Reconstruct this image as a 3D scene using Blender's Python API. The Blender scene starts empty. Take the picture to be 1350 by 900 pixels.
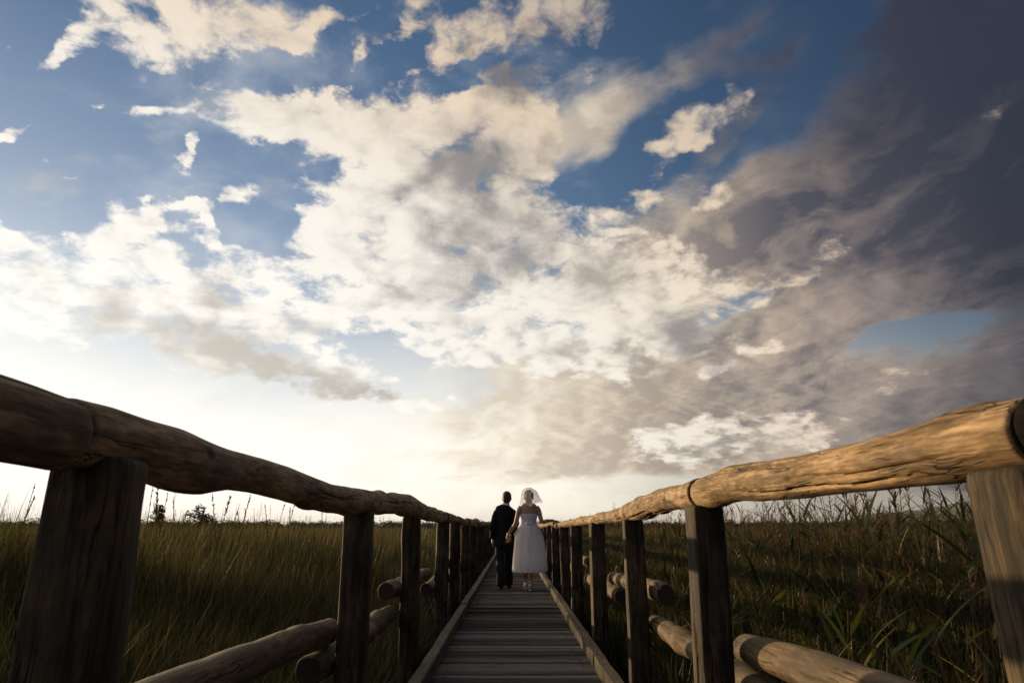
import bpy, bmesh, math, random
import numpy as np
from mathutils import Vector, Matrix, Quaternion

scene = bpy.context.scene
col = scene.collection
PI = math.pi
R = math.radians

# ------------------------------------------------------------------ camera numbers
F_PX, PITCH = 900.0, R(15.23)         # photograph 1350 px wide
CAM = Vector((-0.025, 0.0, 1.05))
SUN_AZ, SUN_EL = R(-46.0), R(7.0)     # measured from the boardwalk's direction (+Y), towards +X

def pix_dir(x, y):
    u, v = x - 675.0, y - 450.0
    return Vector((u, F_PX*math.cos(PITCH) + v*math.sin(PITCH),
                   F_PX*math.sin(PITCH) - v*math.cos(PITCH))).normalized()
def azel(x, y):
    d = pix_dir(x, y)
    return math.degrees(math.atan2(d.x, d.y)), math.degrees(math.asin(d.z))

# ------------------------------------------------------------------ node helpers
def lin(r, g, b):
    f = lambda c: (c/255/12.92) if c/255 <= .04045 else ((c/255 + .055)/1.055)**2.4
    return (f(r), f(g), f(b), 1.0)

class NT:
    def __init__(s, tree):
        s.t = tree; s.n = tree.nodes; s.l = tree.links
    def new(s, typ, **kw):
        n = s.n.new(typ)
        for k, v in kw.items():
            setattr(n, k, v)
        return n
    def put(s, sock, v):
        if isinstance(v, S): s.l.new(v.o, sock)
        elif isinstance(v, bpy.types.NodeSocket): s.l.new(v, sock)
        else:
            if isinstance(v, tuple) and len(v) == 3 and sock.type == 'RGBA': v = (*v, 1.0)
            sock.default_value = v
    def math(s, op, a, b=None, c=None, clamp=False):
        n = s.new('ShaderNodeMath', operation=op, use_clamp=clamp)
        s.put(n.inputs[0], a)
        if b is not None: s.put(n.inputs[1], b)
        if c is not None: s.put(n.inputs[2], c)
        return S(s, n.outputs[0])
    def vec(s, op, a, b=None, scale=None):
        n = s.new('ShaderNodeVectorMath', operation=op)
        s.put(n.inputs[0], a)
        if b is not None: s.put(n.inputs[1], b)
        if scale is not None: s.put(n.inputs['Scale'], scale)
        return S(s, n.outputs['Value'] if op in ('LENGTH', 'DOT_PRODUCT', 'DISTANCE') else n.outputs[0])
    def comb(s, x, y, z):
        n = s.new('ShaderNodeCombineXYZ')
        for i, v in enumerate((x, y, z)): s.put(n.inputs[i], v)
        return S(s, n.outputs[0])
    def sep(s, v):
        n = s.new('ShaderNodeSeparateXYZ'); s.put(n.inputs[0], v)
        return [S(s, o) for o in n.outputs]
    def smooth(s, v, a, b, lo=0.0, hi=1.0, kind='SMOOTHSTEP'):
        n = s.new('ShaderNodeMapRange', interpolation_type=kind)
        s.put(n.inputs['Value'], v)
        s.put(n.inputs['From Min'], a); s.put(n.inputs['From Max'], b)
        s.put(n.inputs['To Min'], lo); s.put(n.inputs['To Max'], hi)
        return S(s, n.outputs[0])
    def mix(s, f, a, b, blend='MIX'):
        n = s.new('ShaderNodeMix', data_type='RGBA', blend_type=blend)
        s.put(n.inputs[0], f); s.put(n.inputs[6], a); s.put(n.inputs[7], b)
        return S(s, n.outputs[2])
    def noise(s, v, scale=5.0, detail=4.0, rough=.5, dist=0.0, dim='3D', col=False, lac=2.0):
        n = s.new('ShaderNodeTexNoise', noise_dimensions=dim)
        if v is not None: s.put(n.inputs['Vector'], v)
        s.put(n.inputs['Scale'], scale); s.put(n.inputs['Detail'], detail)
        s.put(n.inputs['Roughness'], rough); s.put(n.inputs['Distortion'], dist)
        s.put(n.inputs['Lacunarity'], lac)
        return S(s, n.outputs['Color'] if col else n.outputs[0])
    def ramp(s, f, stops, interp='LINEAR'):
        n = s.new('ShaderNodeValToRGB'); cr = n.color_ramp; cr.interpolation = interp
        while len(cr.elements) < len(stops): cr.elements.new(.5)
        for e, (p, c) in zip(cr.elements, stops):
            e.position = p; e.color = c if len(c) == 4 else (*c, 1)
        s.put(n.inputs[0], f)
        return S(s, n.outputs[0])
class S:
    def __init__(s, nt, o): s.nt, s.o = nt, o
    def __add__(s, b): return s.nt.math('ADD', s, b)
    __radd__ = __add__
    def __sub__(s, b): return s.nt.math('SUBTRACT', s, b)
    def __rsub__(s, b): return s.nt.math('SUBTRACT', b, s)
    def __mul__(s, b): return s.nt.math('MULTIPLY', s, b)
    __rmul__ = __mul__
    def __truediv__(s, b): return s.nt.math('DIVIDE', s, b)
    def __rtruediv__(s, b): return s.nt.math('DIVIDE', b, s)
    def __pow__(s, b): return s.nt.math('POWER', s, b)
    def clamp(s): return s.nt.math('ADD', s, 0.0, clamp=True)
# ------------------------------------------------------------------ sky (world)
CUM = [
 (450,92,150,30,-8,-.9),(600,118,80,20,-32,-.8),(770,245,110,50,-48,-.9),(890,70,200,60,-12,-.7),(330,312,100,18,20,-.8),(230,225,150,60,0,-.35),(230,338,80,14,14,-.6),(60,255,110,40,0,-.35),(360,240,60,40,0,-.3),(330,100,40,30,0,-.5),(980,300,120,40,-30,-.5),
 (620,250,170,90,-24,.35),(500,200,150,70,-6,.3),(760,380,190,90,-22,.6),(880,400,130,80,-26,.7),(560,360,190,70,-6,.25),(110,390,180,70,4,.45),(300,440,190,46,15,.5),(640,430,220,40,-4,.45),  # crisp cumulus: x, y, rx, ry, rot, weight   (photograph pixels -> azimuth / elevation)
 (225,15,125,52,8,1.2),(290,60,85,50,30,1.1),(262,112,32,24,0,.7),(360,10,70,34,0,.9),(365,42,34,22,30,.6),(200,-40,140,50,0,1.0),
 (85,52,46,17,-35,1.5),(25,188,26,12,-8,1.7),(76,228,30,8,-4,1.2),(205,160,48,12,-18,1.3),(252,205,28,12,-50,1.4),(130,150,30,8,-20,.7),(0,55,14,18,0,.6),(0,288,16,36,0,.8),
 (418,28,38,15,-45,.7),(468,62,34,15,-42,.8),(412,62,44,16,20,.6),(470,8,30,11,-20,.7),
 (548,22,62,22,-48,1.0),(582,70,62,34,-38,.95),(512,40,26,12,30,.6),(540,95,40,18,-20,.5),
 (715,28,125,58,-14,1.25),(650,45,50,36,-35,.7),(778,92,26,15,-30,.9),(687,98,38,12,-10,.8),(836,36,26,12,-35,.85),
 (350,150,78,42,0,1.2),(450,135,112,42,6,1.3),(545,165,96,55,14,1.3),(400,168,110,34,8,1.1),(322,182,40,16,-14,.8),
 (490,225,100,62,-32,1.2),(600,195,84,66,-26,1.25),(450,290,66,34,-32,1.1),(525,285,120,52,-24,1.2),(655,185,70,66,-10,1.1),(690,135,58,44,-20,1.0),
 (600,290,130,62,-18,1.0),(695,260,80,96,-8,1.1),(405,215,30,14,-30,.6),
 (145,285,28,40,-18,1.7),(175,300,42,24,0,1.6),(190,275,28,14,35,1.2),(236,274,46,14,12,1.4),(272,292,26,13,45,1.2),(322,266,38,24,-45,1.6),(232,305,50,12,10,.55),
 (30,338,76,38,10,1.7),(0,380,110,55,0,1.6),(92,318,20,14,-20,.75),(140,362,84,48,0,1.7),(200,382,56,44,10,1.5),(110,415,160,42,0,1.6),
 (285,350,66,36,25,1.15),(330,376,60,28,30,1.0),(352,402,46,22,0,.7),
 (228,412,70,38,12,1.6),(290,446,125,40,16,1.8),(385,482,120,28,14,1.7),(480,516,100,13,4,1.3),(552,530,60,8,2,.9),
 (432,356,92,40,10,1.1),(398,416,76,32,12,1.05),(505,345,80,34,-12,.9),
 (565,345,140,52,-10,1.0),(690,335,140,66,-15,1.0),(600,405,170,34,-4,.6),(490,430,90,22,4,.5),(700,405,160,52,-6,.95),
 (800,372,115,56,-25,1.1),(850,425,115,60,-20,1.25),(765,450,120,40,0,.95),(650,465,150,26,4,.5),
 (905,165,95,32,-32,1.3),(905,192,52,10,-16,1.0),(945,260,32,14,-14,1.4),(850,250,46,14,-40,.4),
 (940,576,105,28,-6,2.0),(905,585,55,24,0,1.0),(1062,566,60,18,-4,1.4),(975,470,62,11,-24,1.5),(1085,335,58,15,-32,1.2),(1010,390,40,10,-35,.9),(915,415,46,18,-10,.8),(1165,508,40,18,0,.7),
]
STR = [  # soft stratus sheet
 (1000,285,215,56,-27,1.1),(1180,215,250,100,-32,1.35),(1370,110,280,220,-38,1.9),(1130,300,200,60,-28,.6),(1010,250,130,40,-30,.5),(1250,335,320,95,-16,1.4),(1090,412,220,52,-15,1.1),
 (900,345,170,52,-32,1.05),(1000,480,210,56,-10,1.0),(1150,540,270,66,-3,1.2),(1290,490,170,66,-14,1.2),(850,545,220,46,-4,.85),(960,600,330,30,0,.6),
 (720,560,220,22,-3,.6),(760,505,140,34,-14,.55),(640,600,200,12,-2,.4),(800,620,260,18,0,.6),(880,470,120,50,-22,.9),(1350,620,300,60,0,1.0),(740,175,130,44,-40,.75),(850,115,140,30,-35,.6),(830,320,80,30,-35,.7),(985,78,60,16,-12,.5),(900,230,120,30,-35,.6),(1000,120,60,20,-30,.35),(690,500,160,24,-3,.5),
 (982,388,72,22,-38,-2.3),(1185,450,84,18,-12,-2.2),(1290,420,40,10,-14,-.7),(1085,500,60,10,-20,-.5),(1130,520,40,12,-30,-.5),(780,240,90,30,-45,-.5),(60,250,110,60,0,.22),(120,80,120,30,-20,.15),
]
DARK = [ # thick, shaded cores
 (150,388,40,30,0,.85),(262,408,40,18,10,.7),(300,378,40,18,20,.5),(335,462,160,32,15,.95),(450,504,110,18,6,.8),(545,524,60,8,2,.6),
 (620,195,52,44,-20,.55),(640,252,110,40,-20,.85),(555,262,60,16,-28,.5),(650,330,120,36,-14,.75),(690,112,60,26,-10,.9),(725,55,95,40,-10,.55),
 (590,85,46,24,-30,.55),(430,424,56,14,10,.6),(800,345,80,34,-30,.6),(905,455,90,50,-30,.9),(20,330,26,12,0,.35),(480,370,50,14,0,.3),
 (960,195,80,20,-30,.7),(960,588,110,10,-4,.7),(560,410,90,12,0,.25),(740,480,80,12,0,.4),
]
def build_sky():
    w = bpy.data.worlds.new("World"); scene.world = w; w.use_nodes = True
    nt = NT(w.node_tree); nt.n.clear()
    geo = nt.new('ShaderNodeTexCoord')
    d = nt.vec('NORMALIZE', geo.outputs['Generated'])
    x, y, z = nt.sep(d)
    el = nt.math('ARCSINE', z) * (180/PI)
    az = nt.math('ARCTAN2', x, y) * (180/PI)
    # cloud-plane coordinates, so that puffs shrink and flatten towards the horizon
    zz = nt.math('MAXIMUM', z, 0.0) + .34
    q = nt.comb(x/zz, y/zz, 0.0)
    p = nt.comb(az, el, 0.0)
    def warp(vec, s, amp, detail, rough=.55):
        c = nt.noise(q, s, detail, rough, col=True)
        c = nt.vec('SUBTRACT', c, (.5, .5, .5))
        sq = nt.smooth(el, 0, 25, .45, 1.0)
        a = nt.sep(c)
        c = nt.comb(a[0], a[1]*sq, 0.0)
        return nt.vec('ADD', vec, nt.vec('SCALE', c, scale=amp))
    pw = warp(p, 5.5, 7.0, 6, .6)
    ps = warp(p, 2.2, 12.0, 4, .5)
    def blobs(vec, items):
        tot = None
        for (bx, by, rx, ry, rot, wt) in items:
            c0 = np.array(azel(bx, by)); e = 4
            J = np.array([[(azel(bx+e, by)[k]-c0[k])/e, (azel(bx, by+e)[k]-c0[k])/e] for k in (0, 1)])
            a = R(rot); Rm = np.array([[math.cos(a), -math.sin(a)], [math.sin(a), math.cos(a)]])
            U, sv, _ = np.linalg.svd(J @ Rm @ np.diag([rx*1.45, ry*1.45]))
            m = nt.new('ShaderNodeMapping', vector_type='TEXTURE')
            m.inputs['Location'].default_value = (c0[0], c0[1], 0)
            m.inputs['Rotation'].default_value = (0, 0, math.atan2(U[1, 0], U[0, 0]))
            m.inputs['Scale'].default_value = (sv[0], sv[1], 1)
            nt.put(m.inputs['Vector'], vec)
            g = nt.new('ShaderNodeTexGradient', gradient_type='SPHERICAL')
            nt.l.new(m.outputs[0], g.inputs[0])
            o = S(nt, g.outputs['Fac'])
            tot = nt.math('MULTIPLY', o, wt) if tot is None else nt.math('MULTIPLY_ADD', o, wt, tot)
        return tot
    cum, stra, dark = blobs(pw, CUM), blobs(ps, STR), blobs(ps, DARK)
    # behind and beside the camera, where the photograph does not look: invented broken cloud thickening away from the sun, its tone set for the lighting
    side = nt.smooth(nt.math('ABSOLUTE', az), 40, 60)
    high = nt.smooth(el, 44, 58)
    out = nt.math('MAXIMUM', side, high)
    fb = nt.noise(q, 8.0, 10, .60, .30)
    toward = nt.vec('ADD', q, (-.030, .006, 0))
    fb2 = nt.noise(toward, 8.0, 6, .57, .30)
    fbl = nt.noise(q, 3.0, 7, .55, .3)
    # sun glow
    sd = Vector((math.sin(SUN_AZ)*math.cos(SUN_EL), math.cos(SUN_AZ)*math.cos(SUN_EL), math.sin(SUN_EL)))
    cs = nt.vec('DOT_PRODUCT', d, tuple(sd))
    ang = nt.math('ARCCOSINE', nt.math('MINIMUM', cs, .99999)) * (180/PI)
    # distance to the sun with the horizon direction stretched: the bright zone is wide and low
    daz = nt.math('ABSOLUTE', nt.math('WRAP', az - math.degrees(SUN_AZ), 180.0, -180.0))
    lowd = nt.math('SQRT', (daz*.50)*(daz*.50) + (el-4.0)*(el-4.0)*1.0)
    near = nt.smooth(lowd, 46, 4)                       # 0 far .. 1 near
    # clear blue
    sky = nt.new('ShaderNodeTexSky', sky_type='NISHITA', sun_disc=False)
    sky.sun_elevation = SUN_EL; sky.sun_rotation = SUN_AZ; sky.altitude = 10
    sky.air_density = 1.0; sky.dust_density = .5; sky.ozone_density = 3.0
    hs = nt.new('ShaderNodeHueSaturation'); hs.inputs['Saturation'].default_value = .98; hs.inputs['Value'].default_value = SKYV
    nt.l.new(sky.outputs[0], hs.inputs['Color'])
    blue = S(nt, hs.outputs[0])
    blue = nt.mix(1.0, blue, nt.mix(nt.smooth(ang, 42, 88), (.97, .98, 1.0), (.50, .55, .61)), 'MULTIPLY')
    K = 1.0/BGS
    def c(r, g, b, k=1.0):
        a = lin(r, g, b); return (a[0]*K*k, a[1]*K*k, a[2]*K*k, 1)
    # thin bright veil low down and towards the sun
    veil = nt.smooth(lowd, 34, 5) * nt.smooth(el, 22, 4)
    hor = nt.smooth(el, 24, 2) * nt.smooth(az, 48, -2) * .97
    v = nt.math('MAXIMUM', veil, hor)
    v = v * (nt.smooth(fbl, .25, .6, .88, 1.12))
    veilcol = nt.mix(nt.smooth(lowd, 36, 6), c(255, 246, 230, 1.08), c(255, 250, 240, 1.22))
    base = nt.mix(v.clamp(), blue, veilcol)
    veil2 = nt.smooth(fbl + fb*.3, .62, .85)*.5
    base = nt.mix(veil2*nt.smooth(az, 30, 0)*(1.0 - v.clamp()), base, c(200, 205, 212))
    thin = nt.smooth(el, 40, 12) * .34 * nt.smooth(az, 20, -25) * (1.0 - v.clamp())
    base = nt.mix(thin, base, c(205, 216, 232))
    base = nt.mix(nt.smooth(el, 12, 0)*nt.smooth(az, 0, 30)*.8, base, c(158, 152, 146))
    # soft stratus
    # streaks of the sheet run up to the right
    ca, sa = math.cos(R(24)), math.sin(R(24))
    wst = nt.vec('SCALE', nt.vec('SUBTRACT', nt.noise(q, 4, 4, .55, col=True), (.5, .5, .5)), scale=9.0)
    pa, pe, _z = nt.sep(nt.vec('ADD', p, wst))
    qs = nt.comb((pa*ca + pe*sa)*.020, (pe*ca - pa*sa)*.072, 3.7)
    fbs = nt.noise(qs, 2.4, 8, .60, .25)
    Ds = 1.0 - nt.math('EXPONENT', stra*-1.1) + (fbs - .5)*1.3 + (fbl - .5)*.6 + (fb - .5)*.5 + out*nt.smooth(az, -75, -40, .55, .15)
    As = nt.smooth(Ds, .06, .66)
    As = nt.math('MAXIMUM', As, out * nt.smooth(fbl, .30, .55, .6, .98))
    edge = nt.smooth(Ds, 1.0, .2, kind='LINEAR')         # thin edge of the sheet catches light
    rgt = nt.smooth(az, 0, 38, kind='LINEAR')
    sdark = nt.ramp(rgt, [(0, c(222, 209, 190)), (.30, c(172, 158, 145)), (.62, c(94, 92, 101)), (1, c(52, 56, 70))])
    slit = nt.ramp(rgt, [(0, c(253, 242, 221)), (.30, c(240, 221, 190)), (.62, c(196, 176, 158)), (1, c(112, 106, 110))])
    back = nt.smooth(cs, .35, -.35)
    sdark = nt.mix(back, sdark, c(36, 37, 45)); slit = nt.mix(back, slit, c(56, 56, 66))  # unseen sky dimmed here to keep the camera side of the wood dark
    dif = fb - fb2
    rel = nt.smooth(dif, -.16, .16, kind='LINEAR')
    up = nt.smooth(el, 12, 36)
    sh = (edge*.42 + (rel - .5)*(.85 - rgt*.5) + nt.smooth(fbl, .32, .68, -.18, .20, kind='LINEAR') + nt.smooth(fbs, .36, .64, .42, -.34, kind='LINEAR') + .17 - up*.42).clamp()
    behind = nt.smooth(y, -.15, -.65)
    sdark = nt.mix(behind, sdark, c(104, 108, 124)); slit = nt.mix(behind, slit, c(136, 138, 150))  # unseen sky behind the camera brightened, an added fill for the dress
    scol = nt.mix(sh, sdark, slit)
    scol = nt.mix(up*nt.smooth(az, 8, 32)*.75, scol, c(50, 55, 72))
    sky1 = nt.mix((As*.96).clamp(), base, scol)
    # cumulus
    vo = nt.new('ShaderNodeTexVoronoi', feature='SMOOTH_F1', voronoi_dimensions='2D'); vo.inputs['Scale'].default_value = 13
    vo.inputs['Detail'].default_value = 4; vo.inputs['Roughness'].default_value = .55; vo.inputs['Smoothness'].default_value = .6
    qv = nt.vec('ADD', q, nt.vec('SCALE', nt.noise(q, 11, 4, .6, col=True), scale=.10))
    nt.put(vo.inputs['Vector'], qv)
    puff = .42 - S(nt, vo.outputs['Distance'])
    Dc = (1.0 - nt.math('EXPONENT', cum*-1.3))*1.10 + (fb - .5)*1.95 + (fbl - .5)*.4 + puff*.60
    soft = nt.smooth(az, -14, 25, .38, .62) + nt.smooth(lowd, 22, 8, 0.0, .5)
    Ac = nt.smooth(Dc, .17, soft + .26)
    lit = nt.ramp(nt.smooth(lowd, 48, 8, kind='LINEAR'), [(0, c(182, 168, 158)), (.25, c(234, 213, 187)), (.5, c(251, 244, 232)), (.75, c(255, 251, 243, 1.05)), (1, c(255, 252, 244, 1.15))])
    shd = nt.ramp(nt.smooth(lowd, 50, 8, kind='LINEAR'), [(0, c(88, 84, 90)), (.25, c(122, 118, 120)), (.5, c(162, 157, 153)), (.78, c(198, 192, 182)), (1, c(230, 224, 210))])
    s = dark*1.15 + (fbl - .5)*.8 + nt.smooth(Dc, .7, 1.6, kind='LINEAR')*.34 - (rel - .5)*.7 - puff*.35 - .02
    ccol = nt.mix(nt.smooth(s, -.02, 1.2), lit, shd)
    sky2 = nt.mix((Ac*.98).clamp(), sky1, ccol)
    # below the horizon
    sky3 = nt.mix(nt.smooth(el, -1.5, -4), sky2, c(30, 28, 24))
    bg = nt.new('ShaderNodeBackground'); bg.inputs['Strength'].default_value = BGS
    nt.put(bg.inputs['Color'], sky3)
    o = nt.new('ShaderNodeOutputWorld'); nt.l.new(bg.outputs[0], o.inputs[0])
    w.cycles.sampling_method = 'MANUAL'; w.cycles.sample_map_resolution = 512
BGS, SKYV = 0.12, 1.0
build_sky()

sun = bpy.data.lights.new('sun', 'SUN'); sun.energy = 5.0; sun.angle = R(.5); sun.color = (1.0, .72, .39)
so = bpy.data.objects.new('sun', sun); col.objects.link(so)
sdir = Vector((math.sin(SUN_AZ)*math.cos(SUN_EL), math.cos(SUN_AZ)*math.cos(SUN_EL), math.sin(SUN_EL)))
so.rotation_euler = sdir.to_track_quat('Z', 'Y').to_euler()
so.location = sdir*60

# ------------------------------------------------------------------ camera
cd = bpy.data.cameras.new('camera'); cam = bpy.data.objects.new('camera', cd); col.objects.link(cam)
cd.sensor_width = 36; cd.lens = 36*F_PX/1350; cd.clip_start = .05; cd.clip_end = 20000
cam.location = CAM; cam.rotation_euler = (PI/2 + PITCH, 0, 0)
cd.dof.use_dof = True; cd.dof.focus_distance = 12.5; cd.dof.aperture_fstop = 10
scene.camera = cam
vs = scene.view_settings
vs.view_transform = 'Standard'; vs.look = 'None'; vs.exposure = 0; vs.gamma = 1; vs.use_curve_mapping = False
scene.cycles.max_bounces = 6; scene.cycles.diffuse_bounces = 3; scene.cycles.transparent_max_bounces = 16
# ------------------------------------------------------------------ object helpers
def tag(o, label=None, cat=None, group=None, kind=None):
    if label: o['label'] = label
    if cat: o['category'] = cat
    if group: o['group'] = group
    if kind: o['kind'] = kind
    return o
def empty(name, loc, label, cat, group=None):
    o = bpy.data.objects.new(name, None); col.objects.link(o)
    o.location = loc; o.empty_display_size = .1
    return tag(o, label, cat, group)
def mesh_obj(name, verts, faces, mats, parent=None, smooth=True, mat_ids=None, matrix=None):
    me = bpy.data.meshes.new(name); me.from_pydata([tuple(v) for v in verts], [], faces)
    for m in (mats if isinstance(mats, (list, tuple)) else [mats]): me.materials.append(m)
    if mat_ids is not None: me.polygons.foreach_set('material_index', mat_ids)
    if smooth is True: me.polygons.foreach_set('use_smooth', [True]*len(me.polygons))
    elif smooth: me.polygons.foreach_set('use_smooth', smooth)
    me.update()
    return link(name, me, parent, matrix)
def link(name, me, parent=None, matrix=None):
    o = bpy.data.objects.new(name, me); col.objects.link(o)
    if matrix is not None: o.matrix_basis = matrix
    if parent is not None: o.parent = parent
    return o
def bm_obj(name, bm, mats, parent=None, smooth=False, matrix=None):
    me = bpy.data.meshes.new(name); bm.normal_update(); bm.to_mesh(me); bm.free()
    for m in (mats if isinstance(mats, (list, tuple)) else [mats]): me.materials.append(m)
    if smooth: me.polygons.foreach_set('use_smooth', [True]*len(me.polygons))
    return link(name, me, parent, matrix)
def new_mat(name):
    m = bpy.data.materials.new(name); m.use_nodes = True
    nt = NT(m.node_tree); nt.n.clear()
    out = nt.new('ShaderNodeOutputMaterial')
    return m, nt, out
def principled(nt, out, **kw):
    b = nt.new('ShaderNodeBsdfPrincipled')
    for k, v in kw.items(): nt.put(b.inputs[k.replace('_', ' ')], v)
    nt.l.new(b.outputs[0], out.inputs[0])
    return b
def bump(nt, h, strength=.5, dist=.01):
    n = nt.new('ShaderNodeBump'); nt.put(n.inputs['Height'], h)
    n.inputs['Strength'].default_value = strength; n.inputs['Distance'].default_value = dist
    return n.outputs[0]

# ------------------------------------------------------------------ timber materials
def timber(name, axis, dark, mid, light, grey, rough=.75, knots=True, lines=1.0, spec=.18):
    m, nt, out = new_mat(name)
    tc = nt.new('ShaderNodeTexCoord'); oi = nt.new('ShaderNodeObjectInfo')
    off = nt.vec('SCALE', nt.comb(oi.outputs['Random'], oi.outputs['Random'], oi.outputs['Random']), scale=37.0)
    p = nt.vec('ADD', tc.outputs['Object'], off)
    st = {'z': (1, 1, .11), 'x': (.06, 1, 1), 'y': (1, .06, 1)}[axis]
    wob = nt.vec('SCALE', nt.vec('SUBTRACT', nt.noise(p, 5, 2, .5, col=True), (.5, .5, .5)), scale=.022)
    g = nt.vec('MULTIPLY', nt.vec('ADD', p, wob), st)
    fine = nt.noise(g, 130, 5, .6)
    mid_n = nt.noise(g, 34, 4, .55, .4)
    big = nt.noise(p, 4.5, 4, .6)
    tone = nt.smooth(mid_n*.5 + fine*.35 + big*.35, .42, .76, kind='LINEAR')
    c = nt.ramp(tone, [(0, dark), (.45, mid), (1, light)])
    c = nt.mix(nt.smooth(nt.noise(p, 2.3, 5, .65), .44, .66)*.65, c, grey)
    # drying cracks: long thin dark lines
    cr = nt.noise(nt.vec('MULTIPLY', nt.vec('ADD', p, wob), tuple(k if k == 1 else k*.45 for k in st)), 23, 3, .5, .2)
    line = nt.smooth(nt.math('ABSOLUTE', cr - .5), .016, .003) * nt.smooth(nt.noise(p, 3.1, 2), .44, .58)*lines
    c = nt.mix(line*.85, c, (.018, .013, .010, 1))
    h = fine*.35 + mid_n*.35 - line*1.2
    if knots:
        kv = nt.new('ShaderNodeTexVoronoi', feature='F1'); kv.inputs['Scale'].default_value = 5.5
        nt.put(kv.inputs['Vector'], nt.vec('ADD', nt.vec('MULTIPLY', p, tuple(k if k == 1 else .55 for k in st)), wob))
        kd = S(nt, kv.outputs['Distance'])
        kn = nt.smooth(kd, .12, .04)
        ring = nt.smooth(kd, .26, .08)*nt.smooth(nt.noise(p, 1.7, 1), .42, .6)
        c = nt.mix(ring*.45, c, dark); c = nt.mix(kn*.95*nt.smooth(nt.noise(p, 1.7, 1), .38, .5), c, (.02, .013, .009, 1))
        h = h - kn*.5
    pr = principled(nt, out, Base_Color=c, Roughness=rough)
    nt.put(pr.inputs['Specular IOR Level'], spec)
    nt.l.new(bump(nt, h, .8, .007), pr.inputs['Normal'])
    return m
M_LOG = timber('rail_timber', 'z', (.034, .021, .012), (.235, .150, .075), (.70, .485, .275), (.11, .083, .058))
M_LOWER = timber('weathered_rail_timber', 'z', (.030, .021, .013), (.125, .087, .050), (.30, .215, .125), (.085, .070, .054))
M_LOG_SHADE = timber('shaded_rail_timber', 'z', (.006, .005, .005), (.014, .012, .011), (.034, .028, .024), (.016, .014, .013), rough=1.0, spec=.02)  # rail timber with cast shade put into its colour, near black
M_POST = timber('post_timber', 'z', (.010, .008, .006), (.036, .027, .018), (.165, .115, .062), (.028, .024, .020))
M_PLANK = timber('plank_timber', 'x', (.058, .050, .045), (.125, .112, .100), (.225, .200, .178), (.130, .126, .122), knots=True, lines=.8)
M_KERB = timber('kerb_timber', 'y', (.036, .027, .019), (.105, .078, .052), (.21, .160, .105), (.085, .073, .062))
def end_grain():
    m, nt, out = new_mat('end_grain_timber')
    tc = nt.new('ShaderNodeTexCoord'); x, y, z = nt.sep(tc.outputs['Object'])
    r = nt.math('SQRT', x*x + y*y) + nt.noise(tc.outputs['Object'], 9, 3)*.02
    ring = nt.math('SINE', r*620.0)*.5 + .5
    a = nt.math('ARCTAN2', y, x)
    rad = nt.smooth(nt.noise(nt.comb(a*2.2, 0.0, 0.0), 3.0, 2), .58, .66)
    c = nt.mix(ring*.6, (.022, .016, .012, 1), (.055, .040, .028, 1))
    c = nt.mix(rad*.7, c, (.015, .011, .008, 1))
    pr = principled(nt, out, Base_Color=c, Roughness=.9)
    nt.l.new(bump(nt, ring*.5 - rad, .4, .004), pr.inputs['Normal'])
    return m
M_END = end_grain()

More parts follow.
